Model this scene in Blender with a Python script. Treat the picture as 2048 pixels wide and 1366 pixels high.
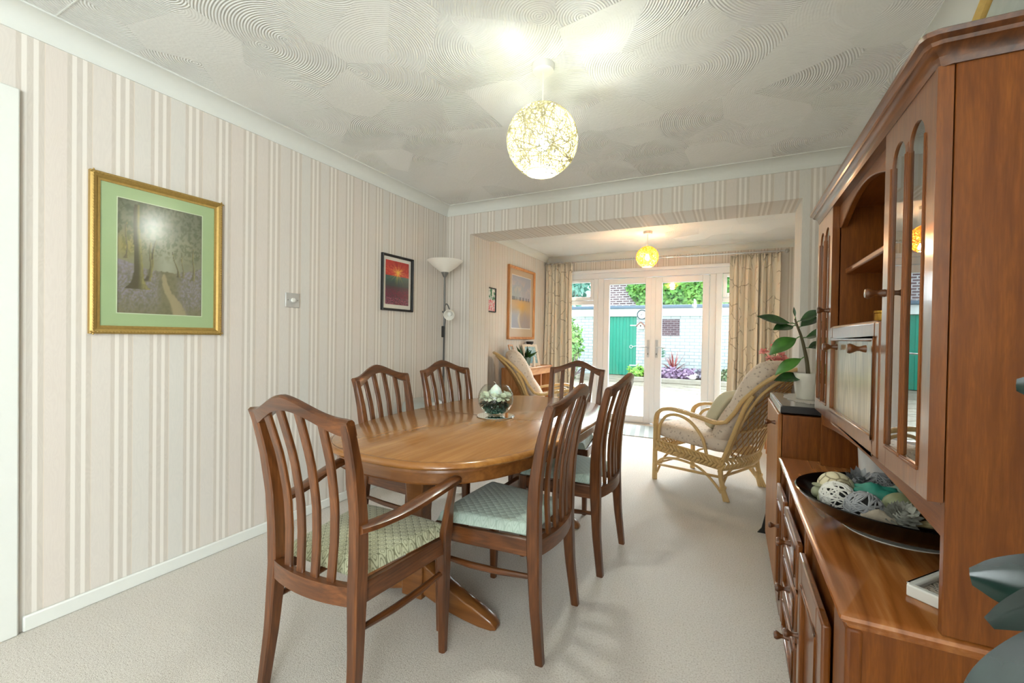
import bpy, bmesh, math, random
from mathutils import Vector, Matrix, noise as mnoise

for _o in list(bpy.data.objects):
    bpy.data.objects.remove(_o)
S = bpy.context.scene
COL = S.collection
PI = math.pi
rad = math.radians
random.seed(7)

# ------------------------------------------------------------------ camera
YAW, PITCH, ROLL, FPX = 0.46853, -0.01098, 0.01588, 869.82
CAM = Vector((2.4582, -0.0386, 1.1851))
_f = Vector((-math.sin(YAW) * math.cos(PITCH), math.cos(YAW) * math.cos(PITCH), math.sin(PITCH)))
_r = Vector((math.cos(YAW), math.sin(YAW), 0))
_u = _r.cross(_f)
_r2 = math.cos(ROLL) * _r + math.sin(ROLL) * _u
_u2 = -math.sin(ROLL) * _r + math.cos(ROLL) * _u
cd = bpy.data.cameras.new('camera')
cd.sensor_width = 36
cd.lens = FPX / 2048 * 36
cd.clip_start = 0.02
cam = bpy.data.objects.new('camera', cd)
COL.objects.link(cam)
cam.matrix_world = Matrix(((_r2.x, _u2.x, -_f.x, CAM.x), (_r2.y, _u2.y, -_f.y, CAM.y), (_r2.z, _u2.z, -_f.z, CAM.z), (0, 0, 0, 1)))
S.camera = cam

# ------------------------------------------------------------------ world, sun, daylight, exposure
S.view_settings.view_transform = 'Standard'
S.view_settings.look = 'None'
S.view_settings.gamma = 1
S.view_settings.use_curve_mapping = False
S.view_settings.exposure = 2.4
S.cycles.use_denoising = True
W = bpy.data.worlds.new('sky')
S.world = W
W.use_nodes = True
_bg = W.node_tree.nodes['Background']
_bg.inputs[0].default_value = (0.80, 0.92, 1.0, 1)
_bg.inputs[1].default_value = 0.78


def light(name, kind, loc, energy, color=(1, 1, 1), rot=(0, 0, 0), **kw):
    d = bpy.data.lights.new(name, kind)
    d.energy = energy
    d.color = color
    for k, v in kw.items():
        setattr(d, k, v)
    o = bpy.data.objects.new(name, d)
    COL.objects.link(o)
    o.location = loc
    o.rotation_euler = rot
    return o


# hazy sun high beyond the garden, shining in through the patio doors
light('sun', 'SUN', (1.5, 12, 8), 4.8, (0.86, 0.94, 1.0), (rad(-67), 0, rad(3)), angle=rad(48))
# sky light gathered by the patio doors, and an added fill lamp at an unseen, made-up window behind the viewer
_p = light('daylight_portal', 'AREA', (1.48, 6.26, 1.1), 1.0, rot=(rad(-90), 0, 0), shape='RECTANGLE', size=2.4, size_y=2.0)
_p.data.cycles.is_portal = True
light('added_fill_light', 'AREA', (3.40, -2.65, 1.45), 54, (0.92, 0.97, 1.0), (0, rad(90), 0), shape='RECTANGLE', size=1.35, size_y=2.7)


# ------------------------------------------------------------------ colour and material helpers
def lin(c):
    if isinstance(c, str):
        c = [int(c[i:i + 2], 16) / 255 for i in (0, 2, 4)]
    return tuple((v / 12.92 if v <= 0.04045 else ((v + 0.055) / 1.055) ** 2.4) for v in c)


def rgba(c):
    return (*lin(c), 1)


class NT:
    def __init__(s, name):
        s.m = bpy.data.materials.new(name)
        s.m.use_nodes = True
        s.t = s.m.node_tree
        s.b = s.t.nodes['Principled BSDF']
        s.out = s.t.nodes['Material Output']

    def n(s, kind, **kw):
        q = s.t.nodes.new('ShaderNode' + kind)
        for k, v in kw.items():
            setattr(q, k, v)
        return q

    def l(s, a, b):
        s.t.links.new(a, b)

    def val(s, sock, v):
        if isinstance(v, (int, float)):
            sock.default_value = v
        elif isinstance(v, (tuple, list)):
            sock.default_value = v
        else:
            s.l(v, sock)

    def math(s, op, a, b=0.0, c=0.0):
        q = s.n('Math', operation=op)
        for i, v in enumerate((a, b, c)):
            s.val(q.inputs[i], v)
        return q.outputs[0]

    def vmath(s, op, a, b=(0, 0, 0)):
        q = s.n('VectorMath', operation=op)
        s.val(q.inputs[0], a)
        s.val(q.inputs[1], b)
        return q.outputs['Value'] if op in ('LENGTH', 'DOT_PRODUCT', 'DISTANCE') else q.outputs[0]

    def mix(s, f, a, b, blend='MIX'):
        q = s.n('Mix', data_type='RGBA', blend_type=blend)
        s.val(q.inputs[0], f)
        for i, v in ((6, a), (7, b)):
            s.val(q.inputs[i], rgba(v) if isinstance(v, str) else v)
        return q.outputs[2]

    def ramp(s, f, stops, interp='LINEAR'):
        q = s.n('ValToRGB')
        q.color_ramp.interpolation = interp
        e = q.color_ramp.elements
        while len(e) < len(stops):
            e.new(0.5)
        for i, (p, c) in enumerate(stops):
            e[i].position = p
            e[i].color = rgba(c) if isinstance(c, str) else (c, c, c, 1)
        s.l(f, q.inputs[0])
        return q.outputs[0]

    def co(s, kind='Object'):
        return s.n('TexCoord').outputs[kind]

    def mapping(s, v, scale=(1, 1, 1), loc=(0, 0, 0), rot=(0, 0, 0)):
        q = s.n('Mapping')
        s.l(v, q.inputs[0])
        q.inputs['Scale'].default_value = scale
        q.inputs['Location'].default_value = loc
        q.inputs['Rotation'].default_value = rot
        return q.outputs[0]

    def noise(s, v, scale, detail=2.0, rough=0.5, dist=0.0, dim='3D'):
        q = s.n('TexNoise', noise_dimensions=dim)
        s.l(v, q.inputs['Vector'])
        q.inputs['Scale'].default_value = scale
        q.inputs['Detail'].default_value = detail
        q.inputs['Roughness'].default_value = rough
        q.inputs['Distortion'].default_value = dist
        return q.outputs[0]

    def vor(s, v, scale, feature='F1', out='Distance', dim='3D', rnd=1.0):
        q = s.n('TexVoronoi', feature=feature, voronoi_dimensions=dim)
        s.l(v, q.inputs['Vector'])
        q.inputs['Scale'].default_value = scale
        q.inputs['Randomness'].default_value = rnd
        return q.outputs[out]

    def sep(s, v):
        q = s.n('SeparateXYZ')
        s.l(v, q.inputs[0])
        return q.outputs

    def comb(s, x, y, z=0.0):
        q = s.n('CombineXYZ')
        for i, v in enumerate((x, y, z)):
            s.val(q.inputs[i], v)
        return q.outputs[0]

    def bump(s, h, strength=0.3, dist=0.01):
        q = s.n('Bump')
        q.inputs['Strength'].default_value = strength
        q.inputs['Distance'].default_value = dist
        s.l(h, q.inputs['Height'])
        s.l(q.outputs[0], s.b.inputs['Normal'])

    def set(s, col=None, rough=None, metal=None, spec=None, **kw):
        if col is not None:
            s.val(s.b.inputs['Base Color'], rgba(col) if isinstance(col, str) else col)
        if rough is not None:
            s.val(s.b.inputs['Roughness'], rough)
        if metal is not None:
            s.b.inputs['Metallic'].default_value = metal
        if spec is not None:
            s.b.inputs['Specular IOR Level'].default_value = spec
        for k, v in kw.items():
            s.b.inputs[k.replace('_', ' ')].default_value = v
        return s


def flat(name, col, rough=0.5, metal=0.0, spec=0.5, var=0.06, sc=30, **kw):
    t = NT(name)
    nz = t.noise(t.co(), sc, 3)
    c = lin(col)
    a = tuple(v * (1 - var) for v in c) + (1,)
    b = tuple(min(1, v * (1 + var)) for v in c) + (1,)
    t.set(t.mix(nz, a, b), rough, metal, spec, **kw)
    return t.m


def wood(name, dark, mid, light_, axis='z', scale=1.0, rough=0.32, spec=0.5, coat=0.0, figure=0.5):
    t = NT(name)
    co = t.co()
    sc = {'x': (0.9, 14, 14), 'y': (14, 0.9, 14), 'z': (14, 14, 0.9)}[axis]
    v = t.mapping(co, tuple(k * scale for k in sc))
    n1 = t.noise(v, 1.0, 4, 0.6, 0.6)
    v2 = t.mapping(co, tuple(k * scale * 6 for k in sc))
    n2 = t.noise(v2, 1.0, 3, 0.6)
    v3 = t.mapping(co, tuple(k * scale * (0.35 if k > 1 else 0.8) for k in sc))
    n3 = t.noise(v3, 1.0, 2, 0.5, 1.0)
    rings = t.math('FRACT', t.math('MULTIPLY', n3, 9.0))
    rings = t.math('ABSOLUTE', t.math('SUBTRACT', rings, 0.5))
    f = t.math('ADD', t.math('MULTIPLY', n1, 0.75), t.math('MULTIPLY', rings, figure * 0.5))
    c = t.ramp(f, [(0.25, dark), (0.52, mid), (0.8, light_)])
    c = t.mix(t.math('MULTIPLY', t.ramp(n2, [(0.42, 1.0), (0.56, 0.0)]), 0.35), c, dark)
    t.set(c, rough, 0, spec)
    if coat:
        t.b.inputs['Coat Weight'].default_value = coat
        t.b.inputs['Coat Roughness'].default_value = 0.12
    t.bump(n2, 0.08, 0.002)
    return t.m


def wallpaper(name, axis, off, bump_v='z'):
    t = NT(name)
    p = t.n('NewGeometry').outputs['Position']
    x, y, z = t.sep(p)
    c = x if axis == 'x' else y
    q = t.math('DIVIDE', t.math('SUBTRACT', c, off), 0.1445)
    fr = t.math('FRACT', t.math('ADD', q, 100.0))
    idx = t.math('FLOOR', q)
    alt = t.math('PINGPONG', t.math('MULTIPLY', idx, 0.37), 1.0)
    base = t.mix(alt, 'd9cfc6', 'd5d2cb')
    D, L = 'cbc2b7', 'e6e0d8'
    stripes = t.ramp(fr, [(0.0, D), (0.10, D), (0.106, L), (0.20, L), (0.21, 'cdc5bb'), (0.325, 'cdc5bb'), (0.335, L), (0.425, L), (0.435, D), (0.54, D), (0.55, 'dccfc0')])
    isb = t.math('GREATER_THAN', fr, 0.56)
    col = t.mix(isb, stripes, base)
    # watered-silk figure
    v = t.comb(t.math('MULTIPLY', c, 1.0), t.math('MULTIPLY', z, 0.14), 0.0)
    mo = t.noise(v, 26.0, 1.5, 0.5, 1.2)
    wv = t.math('SINE', t.math('MULTIPLY', mo, 60.0))
    col = t.mix(t.math('MULTIPLY', t.math('ADD', t.math('MULTIPLY', wv, 0.5), 0.5), 0.10), col, 'f2ebe0')
    fine = t.noise(p, 420, 2)
    col = t.mix(t.math('MULTIPLY', fine, 0.12), col, 'a89a86')
    t.set(col, 0.55, 0, 0.3)
    t.bump(t.math('ADD', t.math('MULTIPLY', fine, 0.5), t.math('MULTIPLY', isb, 0.5)), 0.08, 0.002)
    return t.m


def artex(name):
    t = NT(name)
    p = t.n('NewGeometry').outputs['Position']
    x, y, z = t.sep(p)
    xy = t.comb(x, y, 0.0)
    v = xy
    vo = t.n('TexVoronoi', voronoi_dimensions='2D', feature='F1')
    t.l(v, vo.inputs['Vector'])
    vo.inputs['Scale'].default_value = 3.3
    vo.inputs['Randomness'].default_value = 0.9
    pos, rc = vo.outputs['Position'], vo.outputs['Color']
    r, g, b = t.sep(rc)
    d = t.vmath('SUBTRACT', v, pos)
    d = t.vmath('MULTIPLY', d, (1, 1, 0))
    an = t.math('MULTIPLY', r, 6.2832)
    off = t.comb(t.math('MULTIPLY', t.math('COSINE', an), 0.17), t.math('MULTIPLY', t.math('SINE', an), 0.17), 0.0)
    dist = t.vmath('LENGTH', t.vmath('ADD', d, off))
    w = t.math('SINE', t.math('MULTIPLY', dist, 2 * PI / 0.0105))
    mask = t.ramp(b, [(0.15, 0.12), (0.75, 1.0)])
    sx = t.vmath('DOT_PRODUCT', d, t.vmath('SUBTRACT', rc, (0.5, 0.5, 0.5)))
    h = t.math('ADD', t.math('MULTIPLY', t.math('MULTIPLY', w, mask), 0.5), t.math('MULTIPLY', sx, 14.0))
    h = t.math('ADD', h, t.math('MULTIPLY', t.noise(p, 60, 3), 0.5))
    cc = t.mix(t.math('MULTIPLY', t.noise(p, 3.0, 3), 0.25), 'e8e9e6', 'dcdfdc')
    t.set(cc, 0.75, 0, 0.25)
    t.bump(h, 1.0, 0.0030)
    return t.m


def carpet(name):
    t = NT(name)
    p = t.n('NewGeometry').outputs['Position']
    n1 = t.noise(p, 165, 4, 0.7)
    n2 = t.noise(p, 330, 2, 0.6)
    n3 = t.noise(p, 2.2, 2)
    c = t.ramp(n1, [(0.3, 'b0a496'), (0.47, 'ddd6cd'), (0.7, 'efeae3')])
    c = t.mix(t.math('MULTIPLY', t.ramp(n2, [(0.55, 0.0), (0.75, 1.0)]), 0.35), c, '9c8c7a')
    c = t.mix(t.math('MULTIPLY', n3, 0.18), c, 'c8b49c')
    t.set(c, 0.95, 0, 0.1)
    t.b.inputs['Sheen Weight'].default_value = 0.15
    t.bump(t.math('ADD', n1, t.math('MULTIPLY', n2, 0.6)), 0.55, 0.012)
    return t.m


def glassy(name, tint='f4fbf8', ior=1.45, rough=0.0, extra=0.0):
    """thin pane: straight-through transmission with a Fresnel reflection"""
    t = NT(name)
    t.t.nodes.remove(t.b)
    tr = t.n('BsdfTransparent')
    tr.inputs[0].default_value = rgba(tint)
    gl = t.n('BsdfGlossy')
    gl.inputs['Roughness'].default_value = rough
    lw = t.n('LayerWeight')
    lw.inputs['Blend'].default_value = 0.5
    f0 = ((ior - 1) / (ior + 1)) ** 2
    f = t.math('ADD', t.math('MULTIPLY', t.math('POWER', lw.outputs['Facing'], 5.0), 1 - f0), f0 + extra)
    f = t.math('MINIMUM', f, 1.0)
    mx = t.n('MixShader')
    t.l(f, mx.inputs[0])
    t.l(tr.outputs[0], mx.inputs[1])
    t.l(gl.outputs[0], mx.inputs[2])
    t.l(mx.outputs[0], t.out.inputs[0])
    return t.m


def emit(name, col, strength):
    t = NT(name)
    t.set('ffffff', 0.4)
    t.b.inputs['Emission Color'].default_value = rgba(col)
    t.b.inputs['Emission Strength'].default_value = strength
    return t.m


def leafmat(name, a, b, rough=0.35, sc=18, trans=0.15):
    t = NT(name)
    n = t.noise(t.co(), sc, 2)
    t.set(t.mix(t.ramp(n, [(0.35, 0.0), (0.65, 1.0)]), a, b), rough, 0, 0.5)
    return t.m


def brickmat(name, a, b, mortar, bw=0.225, rh=0.075, ms=0.01, bumpy=0.5, rough=0.85, axis='x'):
    t = NT(name)
    x, y, z = t.sep(t.n('NewGeometry').outputs['Position'])
    v = t.comb(x if axis == 'x' else y, z, 0.0)
    q = t.n('TexBrick')
    t.l(v, q.inputs['Vector'])
    q.inputs['Color1'].default_value = rgba(a)
    q.inputs['Color2'].default_value = rgba(b)
    q.inputs['Mortar'].default_value = rgba(mortar)
    q.inputs['Scale'].default_value = 1.0
    q.inputs['Mortar Size'].default_value = ms
    q.inputs['Mortar Smooth'].default_value = 0.2
    q.inputs['Brick Width'].default_value = bw
    q.inputs['Row Height'].default_value = rh
    t.set(q.outputs['Color'], rough, 0, 0.2)
    t.bump(t.math('ADD', t.math('MULTIPLY', q.outputs['Fac'], -1.0), t.math('MULTIPLY', t.noise(v, 40, 3), 0.4)), bumpy, 0.012)
    return t.m


# ------------------------------------------------------------------ mesh builder
class MB:
    def __init__(s):
        s.v, s.f, s.mi = [], [], []

    def add(s, vs, fs, mi=0):
        o = len(s.v)
        s.v += [tuple(p) for p in vs]
        s.f += [tuple(i + o for i in f) for f in fs]
        s.mi += [mi] * len(fs)
        return s

    def box(s, x0, x1, y0, y1, z0, z1, mi=0, M=None):
        vs = [Vector((x, y, z)) for z in (z0, z1) for y in (y0, y1) for x in (x0, x1)]
        if M:
            vs = [M @ p for p in vs]
        return s.add(vs, [(0, 2, 3, 1), (4, 5, 7, 6), (0, 1, 5, 4), (1, 3, 7, 5), (3, 2, 6, 7), (2, 0, 4, 6)], mi)

    def loft(s, rings, closed=False, cap=True, mi=0, mis=None):
        n = len(rings[0])
        vs = [p for r in rings for p in r]
        fs, m = [], []
        k = len(rings)
        for i in range(k if closed else k - 1):
            a, b = i * n, ((i + 1) % k) * n
            for j in range(n):
                j2 = (j + 1) % n
                fs.append((a + j, a + j2, b + j2, b + j))
                m.append(mis[i] if mis else mi)
        if cap and not closed:
            fs.append(tuple(range(n - 1, -1, -1)))
            m.append(mis[0] if mis else mi)
            fs.append(tuple((k - 1) * n + j for j in range(n)))
            m.append(mis[-1] if mis else mi)
        o = len(s.v)
        s.v += [tuple(p) for p in vs]
        s.f += [tuple(i + o for i in f) for f in fs]
        s.mi += m
        return s

    def tube(s, pts, r, seg=8, closed=False, cap=True, mi=0, flat=1.0):
        pts = [Vector(p) for p in pts]
        n = len(pts)
        rr = r if isinstance(r, (list, tuple)) else [r] * n
        tang = []
        for i in range(n):
            a = pts[(i - 1) % n] if (closed or i > 0) else pts[i]
            b = pts[(i + 1) % n] if (closed or i < n - 1) else pts[i]
            d = b - a
            tang.append(d.normalized() if d.length > 1e-9 else Vector((0, 0, 1)))
        ref = Vector((0, 0, 1)) if abs(tang[0].z) < 0.9 else Vector((0, 1, 0))
        u = (ref - tang[0] * ref.dot(tang[0])).normalized()
        rings = []
        for i in range(n):
            t = tang[i]
            u = u - t * u.dot(t)
            u = u.normalized() if u.length > 1e-6 else t.orthogonal().normalized()
            w = t.cross(u)
            rings.append([pts[i] + (u * math.cos(2 * PI * k / seg) * flat + w * math.sin(2 * PI * k / seg)) * rr[i] for k in range(seg)])
        return s.loft(rings, closed, cap, mi)

    def cyl(s, c, r, z0, z1, seg=24, r2=None, mi=0):
        return s.lathe([(r, z0), (r if r2 is None else r2, z1)], c, seg, mi=mi)

    def lathe(s, prof, c=(0, 0), seg=24, cap=True, mi=0, M=None):
        rings = [[Vector((c[0] + r * math.cos(2 * PI * k / seg), c[1] + r * math.sin(2 * PI * k / seg), z)) for k in range(seg)] for r, z in prof]
        if M:
            rings = [[M @ p for p in q] for q in rings]
        return s.loft(rings, False, cap, mi)

    def prism(s, poly, plane, a, b, mi=0):
        """poly of 2D points in plane 'xy','xz','yz'; extruded from a to b along the other axis"""
        def P(p, t):
            return {'xy': (p[0], p[1], t), 'xz': (p[0], t, p[1]), 'yz': (t, p[0], p[1])}[plane]
        return s.loft([[P(p, a) for p in poly], [P(p, b) for p in poly]], mi=mi)

    def grid(s, nu, nv, fn, mi=0, closed_u=False):
        vs = [fn(i / (nu if closed_u else nu - 1), j / (nv - 1)) for j in range(nv) for i in range(nu)]
        fs = []
        for j in range(nv - 1):
            for i in range(nu if closed_u else nu - 1):
                i2 = (i + 1) % nu
                fs.append((j * nu + i, j * nu + i2, (j + 1) * nu + i2, (j + 1) * nu + i))
        return s.add(vs, fs, mi)

    def ball(s, c, r, nu=16, nv=10, mi=0, M=None, jit=0.0):
        rx, ry, rz = r if isinstance(r, (tuple, list)) else (r, r, r)

        def fn(u, v):
            a, b = 2 * PI * u, PI * v
            p = Vector((math.sin(b) * math.cos(a), math.sin(b) * math.sin(a), -math.cos(b)))
            if jit:
                p *= 1 + jit * mnoise.noise(p * 2.3 + Vector(c) * 7)
            p = Vector((p.x * rx, p.y * ry, p.z * rz))
            if M:
                p = M @ p
            return p + Vector(c)
        return s.grid(nu, nv, fn, mi, True)

    def cushion(s, sx, sy, sz, M=None, e=0.35, nu=56, nv=24, mi=0, ev=0.5):
        """superellipsoid pad, half sizes"""
        def sp(v, p):
            return math.copysign(abs(v) ** p, v)

        def fn(u, v):
            a, b = 2 * PI * u, -PI / 2 + PI * v
            p = Vector((sx * sp(math.cos(b), ev) * sp(math.cos(a), e), sy * sp(math.cos(b), ev) * sp(math.sin(a), e), sz * sp(math.sin(b), 0.7)))
            return M @ p if M else p
        return s.grid(nu, nv, fn, mi, True)

    def leaf(s, base, d, up, L, wd, droop=0.2, fold=0.15, n=8, mi=0, pw=0.9, full=1.0):
        base, d, up = Vector(base), Vector(d).normalized(), Vector(up)
        side = d.cross(up).normalized()
        up = side.cross(d).normalized()

        def fn(u, v):
            w = wd * max(0.03, math.sin(PI * min(0.995, v ** pw))) ** full
            q = (u - 0.5) * 2
            return base + d * (L * v) + side * (w * q) + up * (abs(q) * w * fold - droop * L * v * v)
        return s.grid(5, n, fn, mi)

    def build(s, name, mats, parent=None, ang=35, bevel=0.0, segs=2, smooth=True):
        me = bpy.data.meshes.new(name)
        me.from_pydata(s.v, [], s.f)
        for m in (mats if isinstance(mats, (list, tuple)) else [mats]):
            me.materials.append(m)
        if len(me.materials) > 1:
            me.polygons.foreach_set('material_index', s.mi)
        bm = bmesh.new()
        bm.from_mesh(me)
        bmesh.ops.remove_doubles(bm, verts=bm.verts, dist=1e-6)
        bmesh.ops.recalc_face_normals(bm, faces=bm.faces)
        bm.to_mesh(me)
        bm.free()
        if smooth:
            me.polygons.foreach_set('use_smooth', [True] * len(me.polygons))
            me.set_sharp_from_angle(angle=rad(ang))
        me.update()
        o = bpy.data.objects.new(name, me)
        COL.objects.link(o)
        if parent:
            o.parent = parent
        if bevel:
            b = o.modifiers.new('bevel', 'BEVEL')
            b.width = bevel
            b.segments = segs
            b.limit_method = 'ANGLE'
            b.angle_limit = rad(40)
            b.harden_normals = False
        return o


def tag(o, label, cat, group=None, kind=None):
    o['label'] = label
    o['category'] = cat
    if group:
        o['group'] = group
    if kind:
        o['kind'] = kind
    return o


def thing(name, label, cat, loc=(0, 0, 0), rz=0.0, group=None):
    o = bpy.data.objects.new(name, None)
    o.empty_display_size = 0.1
    COL.objects.link(o)
    o.location = loc
    o.rotation_euler = (0, 0, rz)
    return tag(o, label, cat, group)


def struct(o, label=None, cat=None):
    o['kind'] = 'structure'
    if label:
        o['label'] = label
    if cat:
        o['category'] = cat
    return o


def copy_thing(src, loc, rz, label, group=None):
    c = src.copy()
    COL.objects.link(c)
    c.location = loc
    c.rotation_euler = (0, 0, rz)
    c['label'] = label
    if group:
        c['group'] = group
    for ch in list(src.children):
        k = ch.copy()
        COL.objects.link(k)
        k.parent = c
        for g in ch.children:
            q = g.copy()
            COL.objects.link(q)
            q.parent = k
    return c


def art(name, o, u, v, nu, nv, fn, parent, rough=0.6):
    """picture sheet painted per vertex: fn(s,t)->srgb"""
    o, u, v = Vector(o), Vector(u), Vector(v)
    me = bpy.data.meshes.new(name)
    vs, cs = [], []
    for j in range(nv):
        for i in range(nu):
            s_, t_ = i / (nu - 1), j / (nv - 1)
            vs.append(o + u * s_ + v * t_)
            cs.append((*lin([min(1, max(0, q)) for q in fn(s_, t_)]), 1))
    fs = [(j * nu + i, j * nu + i + 1, (j + 1) * nu + i + 1, (j + 1) * nu + i) for j in range(nv - 1) for i in range(nu - 1)]
    me.from_pydata(vs, [], fs)
    a = me.color_attributes.new('paint', 'FLOAT_COLOR', 'POINT')
    a.data.foreach_set('color', [q for c in cs for q in c])
    t = NT(name + '_print')
    at = t.n('Attribute', attribute_name='paint')
    t.set(at.outputs['Color'], rough, 0, 0.3)
    me.materials.append(t.m)
    ob = bpy.data.objects.new(name, me)
    COL.objects.link(ob)
    ob.parent = parent
    return ob


def fbm(x, y, s=1.0, o=0.0, oct_=4):
    return 0.5 + 0.5 * mnoise.fractal(Vector((x * s, y * s, o)), 0.8, 2.0, oct_)


def lerp(a, b, t):
    t = min(1, max(0, t))
    return tuple(p + (q - p) * t for p, q in zip(a, b))


def sm(a, b, x):
    t = min(1, max(0, (x - a) / (b - a)))
    return t * t * (3 - 2 * t)


def ipol(tab, x):
    for (a, p), (b, q) in zip(tab, tab[1:]):
        if x <= b:
            t = (x - a) / (b - a)
            return p + (q - p) * t
    return tab[-1][1]


def catmull(pts, n=6, closed=False):
    pts = [Vector(p) for p in pts]
    out = []
    m = len(pts)
    for i in range(m if closed else m - 1):
        g = (lambda k: pts[k % m]) if closed else (lambda k: pts[min(max(k, 0), m - 1)])
        p0, p1, p2, p3 = g(i - 1), g(i), g(i + 1), g(i + 2)
        for k in range(n):
            t = k / n
            out.append(0.5 * ((2 * p1) + (p2 - p0) * t + (2 * p0 - 5 * p1 + 4 * p2 - p3) * t * t + (3 * p1 - p0 - 3 * p2 + p3) * t ** 3))
    if not closed:
        out.append(pts[-1])
    return out


# ------------------------------------------------------------------ materials
M = {}
M['wp_left'] = wallpaper('striped_wallpaper_side', 'y', 0.589)
M['wp_back'] = wallpaper('striped_wallpaper_end', 'x', 0.01)
M['ceiling'] = artex('combed_plaster')
M['carpet'] = carpet('beige_carpet')
M['white_paint'] = flat('white_gloss_paint', 'dfe0da', 0.4, var=0.02)
M['coving'] = flat('white_matt_paint', 'd9dbd5', 0.6, var=0.02)
M['upvc'] = flat('white_plastic_frame', 'e6e7ea', 0.3, var=0.01)
M['pane'] = glassy('window_glass', 'fcfefd')
M['pic_glass'] = glassy('picture_glass', 'ffffff', 1.42, 0.17)
M['cab_glass'] = glassy('cabinet_glass', 'c9d0cc', 1.5, 0.0, 0.22)
M['bowl_glass'] = glassy('clear_bowl_glass', 'fafdfb', 1.35, 0.0)
for ax in 'xyz':
    M['teak_' + ax] = wood('dark_teak_' + ax, '3e200c', '734320', '976033', ax, 1.6, 0.3, coat=0.25)
    M['cab_' + ax] = wood('mahogany_veneer_' + ax, '693711', '884e1a', '9c6027', ax, 4.5, 0.38, spec=0.35, coat=0.04, figure=0.2)
    M['pine_' + ax] = wood('warm_pine_' + ax, 'b06a36', 'd29a62', 'e3b27c', ax, 1.2, 0.4)
M['table_base'] = wood('cherry_base', '6a3d1a', '93602f', 'a87544', 'x', 0.8, 0.28, coat=0.3, figure=0.15)
M['cab_front'] = wood('polished_mahogany_front', '693711', '884e1a', '9c6027', 'z', 4.5, 0.28, spec=0.5, coat=0.45, figure=0.2)
M['door_lit_tone'] = wood('lit_mahogany_door', '8f5624', 'b37a42', 'c48f58', 'z', 4.0, 0.35, spec=0.35, figure=0.2)  # mahogany lightened for the end cabinet door, its lit look put into the colour
M['table_y'] = wood('honey_cherry_y', '94602c', 'b98246', 'c79356', 'y', 0.8, 0.24, coat=0.5, figure=0.15)
M['table_edge'] = wood('honey_cherry_edge', '8a5422', 'b27a3c', 'c48d4e', 'x', 0.6, 0.25, coat=0.4, figure=0.15)
M['table_dark'] = flat('dark_inlay', '4a2812', 0.35)
M['worktop'] = wood('figured_teak_top', '7c4218', 'a76632', 'c0844e', 'y', 0.55, 0.2, coat=0.55, figure=1.2)
M['oak'] = wood('washed_oak_panel', '6f573e', '96805f', 'b09a78', 'z', 1.3, 0.3, coat=0.2, figure=1.6)
M['black'] = flat('black_gloss', '0a0909', 0.15, spec=0.25, var=0.0)
M['black_matt'] = flat('black_matt', '151413', 0.5, var=0.0)
M['gold'] = flat('gilt', 'a98b4c', 0.45, 0.55, var=0.22, sc=90)
M['brass'] = flat('brass', 'c79a44', 0.25, 0.95)
M['steel'] = flat('brushed_steel', '9b9b9a', 0.35, 0.9)
M['chrome'] = flat('chrome', 'd0d2d4', 0.15, 1.0)
M['grey_metal'] = flat('grey_enamel', '6d6c69', 0.4, 0.3)
M['white_plastic'] = flat('white_plastic', 'e8e8e4', 0.35, var=0.01)
M['handle'] = flat('satin_white_handle', 'b9bec4', 0.3, 0.2, var=0.01)
M['grey_plastic'] = flat('grey_plastic', 'a9aca8', 0.45, var=0.03)
M['cane'] = flat('golden_cane', 'd3b077', 0.38, var=0.12, sc=40)
M['cane_dark'] = flat('brown_cane', 'a97a48', 0.45, var=0.15, sc=40)
M['leaf_dark'] = leafmat('dark_leaf', '1c3a1c', '2f5426', 0.22)
M['leaf_mid'] = leafmat('mid_leaf', '35631f', '4f8433', 0.35)
M['leaf_black'] = leafmat('very_dark_leaf', '0f1f1c', '1a2f29', 0.18)
M['pot_white'] = flat('cream_ceramic', 'd9d6cb', 0.35)
M['pot_green'] = flat('green_glaze', '3c5a4c', 0.3)
M['soil'] = flat('soil', '2a2018', 0.9)


def m_seat(name, pale, dark):
    t = NT(name)
    x, y, z = t.sep(t.co())
    k = 2 * PI / 0.036
    a = t.math('SINE', t.math('MULTIPLY', t.math('ADD', x, y), k * 0.5))
    b = t.math('SINE', t.math('MULTIPLY', t.math('SUBTRACT', x, y), k * 0.5))
    w = t.math('ABSOLUTE', t.math('MULTIPLY', a, b))
    w = t.math('ADD', w, t.math('MULTIPLY', t.noise(t.co(), 180, 2), 0.22))
    c = t.ramp(w, [(0.12, dark), (0.30, pale), (0.62, pale), (0.75, dark), (0.9, pale)])
    t.set(c, 0.7, 0, 0.3)
    t.b.inputs['Sheen Weight'].default_value = 0.3
    t.bump(w, 0.4, 0.004)
    return t.m


M['seat_olive'] = m_seat('olive_trellis_fabric', 'c0c1a0', '757558')
M['seat_mint'] = m_seat('mint_trellis_fabric', 'b7c8bd', 'a3b6aa')


def m_print(name, base, spot):
    t = NT(name)
    c = t.co()
    d = t.vor(c, 34)
    n = t.noise(c, 9, 2, 0.5, 1.5)
    sp = t.ramp(d, [(0.20, 1.0), (0.28, 0.0)])
    ln = t.ramp(t.math('ABSOLUTE', t.math('SUBTRACT', n, 0.5)), [(0.0, 1.0), (0.012, 0.0)])
    f = t.math('MULTIPLY', t.math('MAXIMUM', sp, t.math('MULTIPLY', ln, 0.6)), 0.6)
    t.set(t.mix(f, base, spot), 0.85, 0, 0.2)
    t.bump(t.noise(c, 300, 2), 0.15, 0.002)
    return t.m


M['print'] = m_print('cream_spotted_fabric', 'dccdbd', '9a8579')


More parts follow.
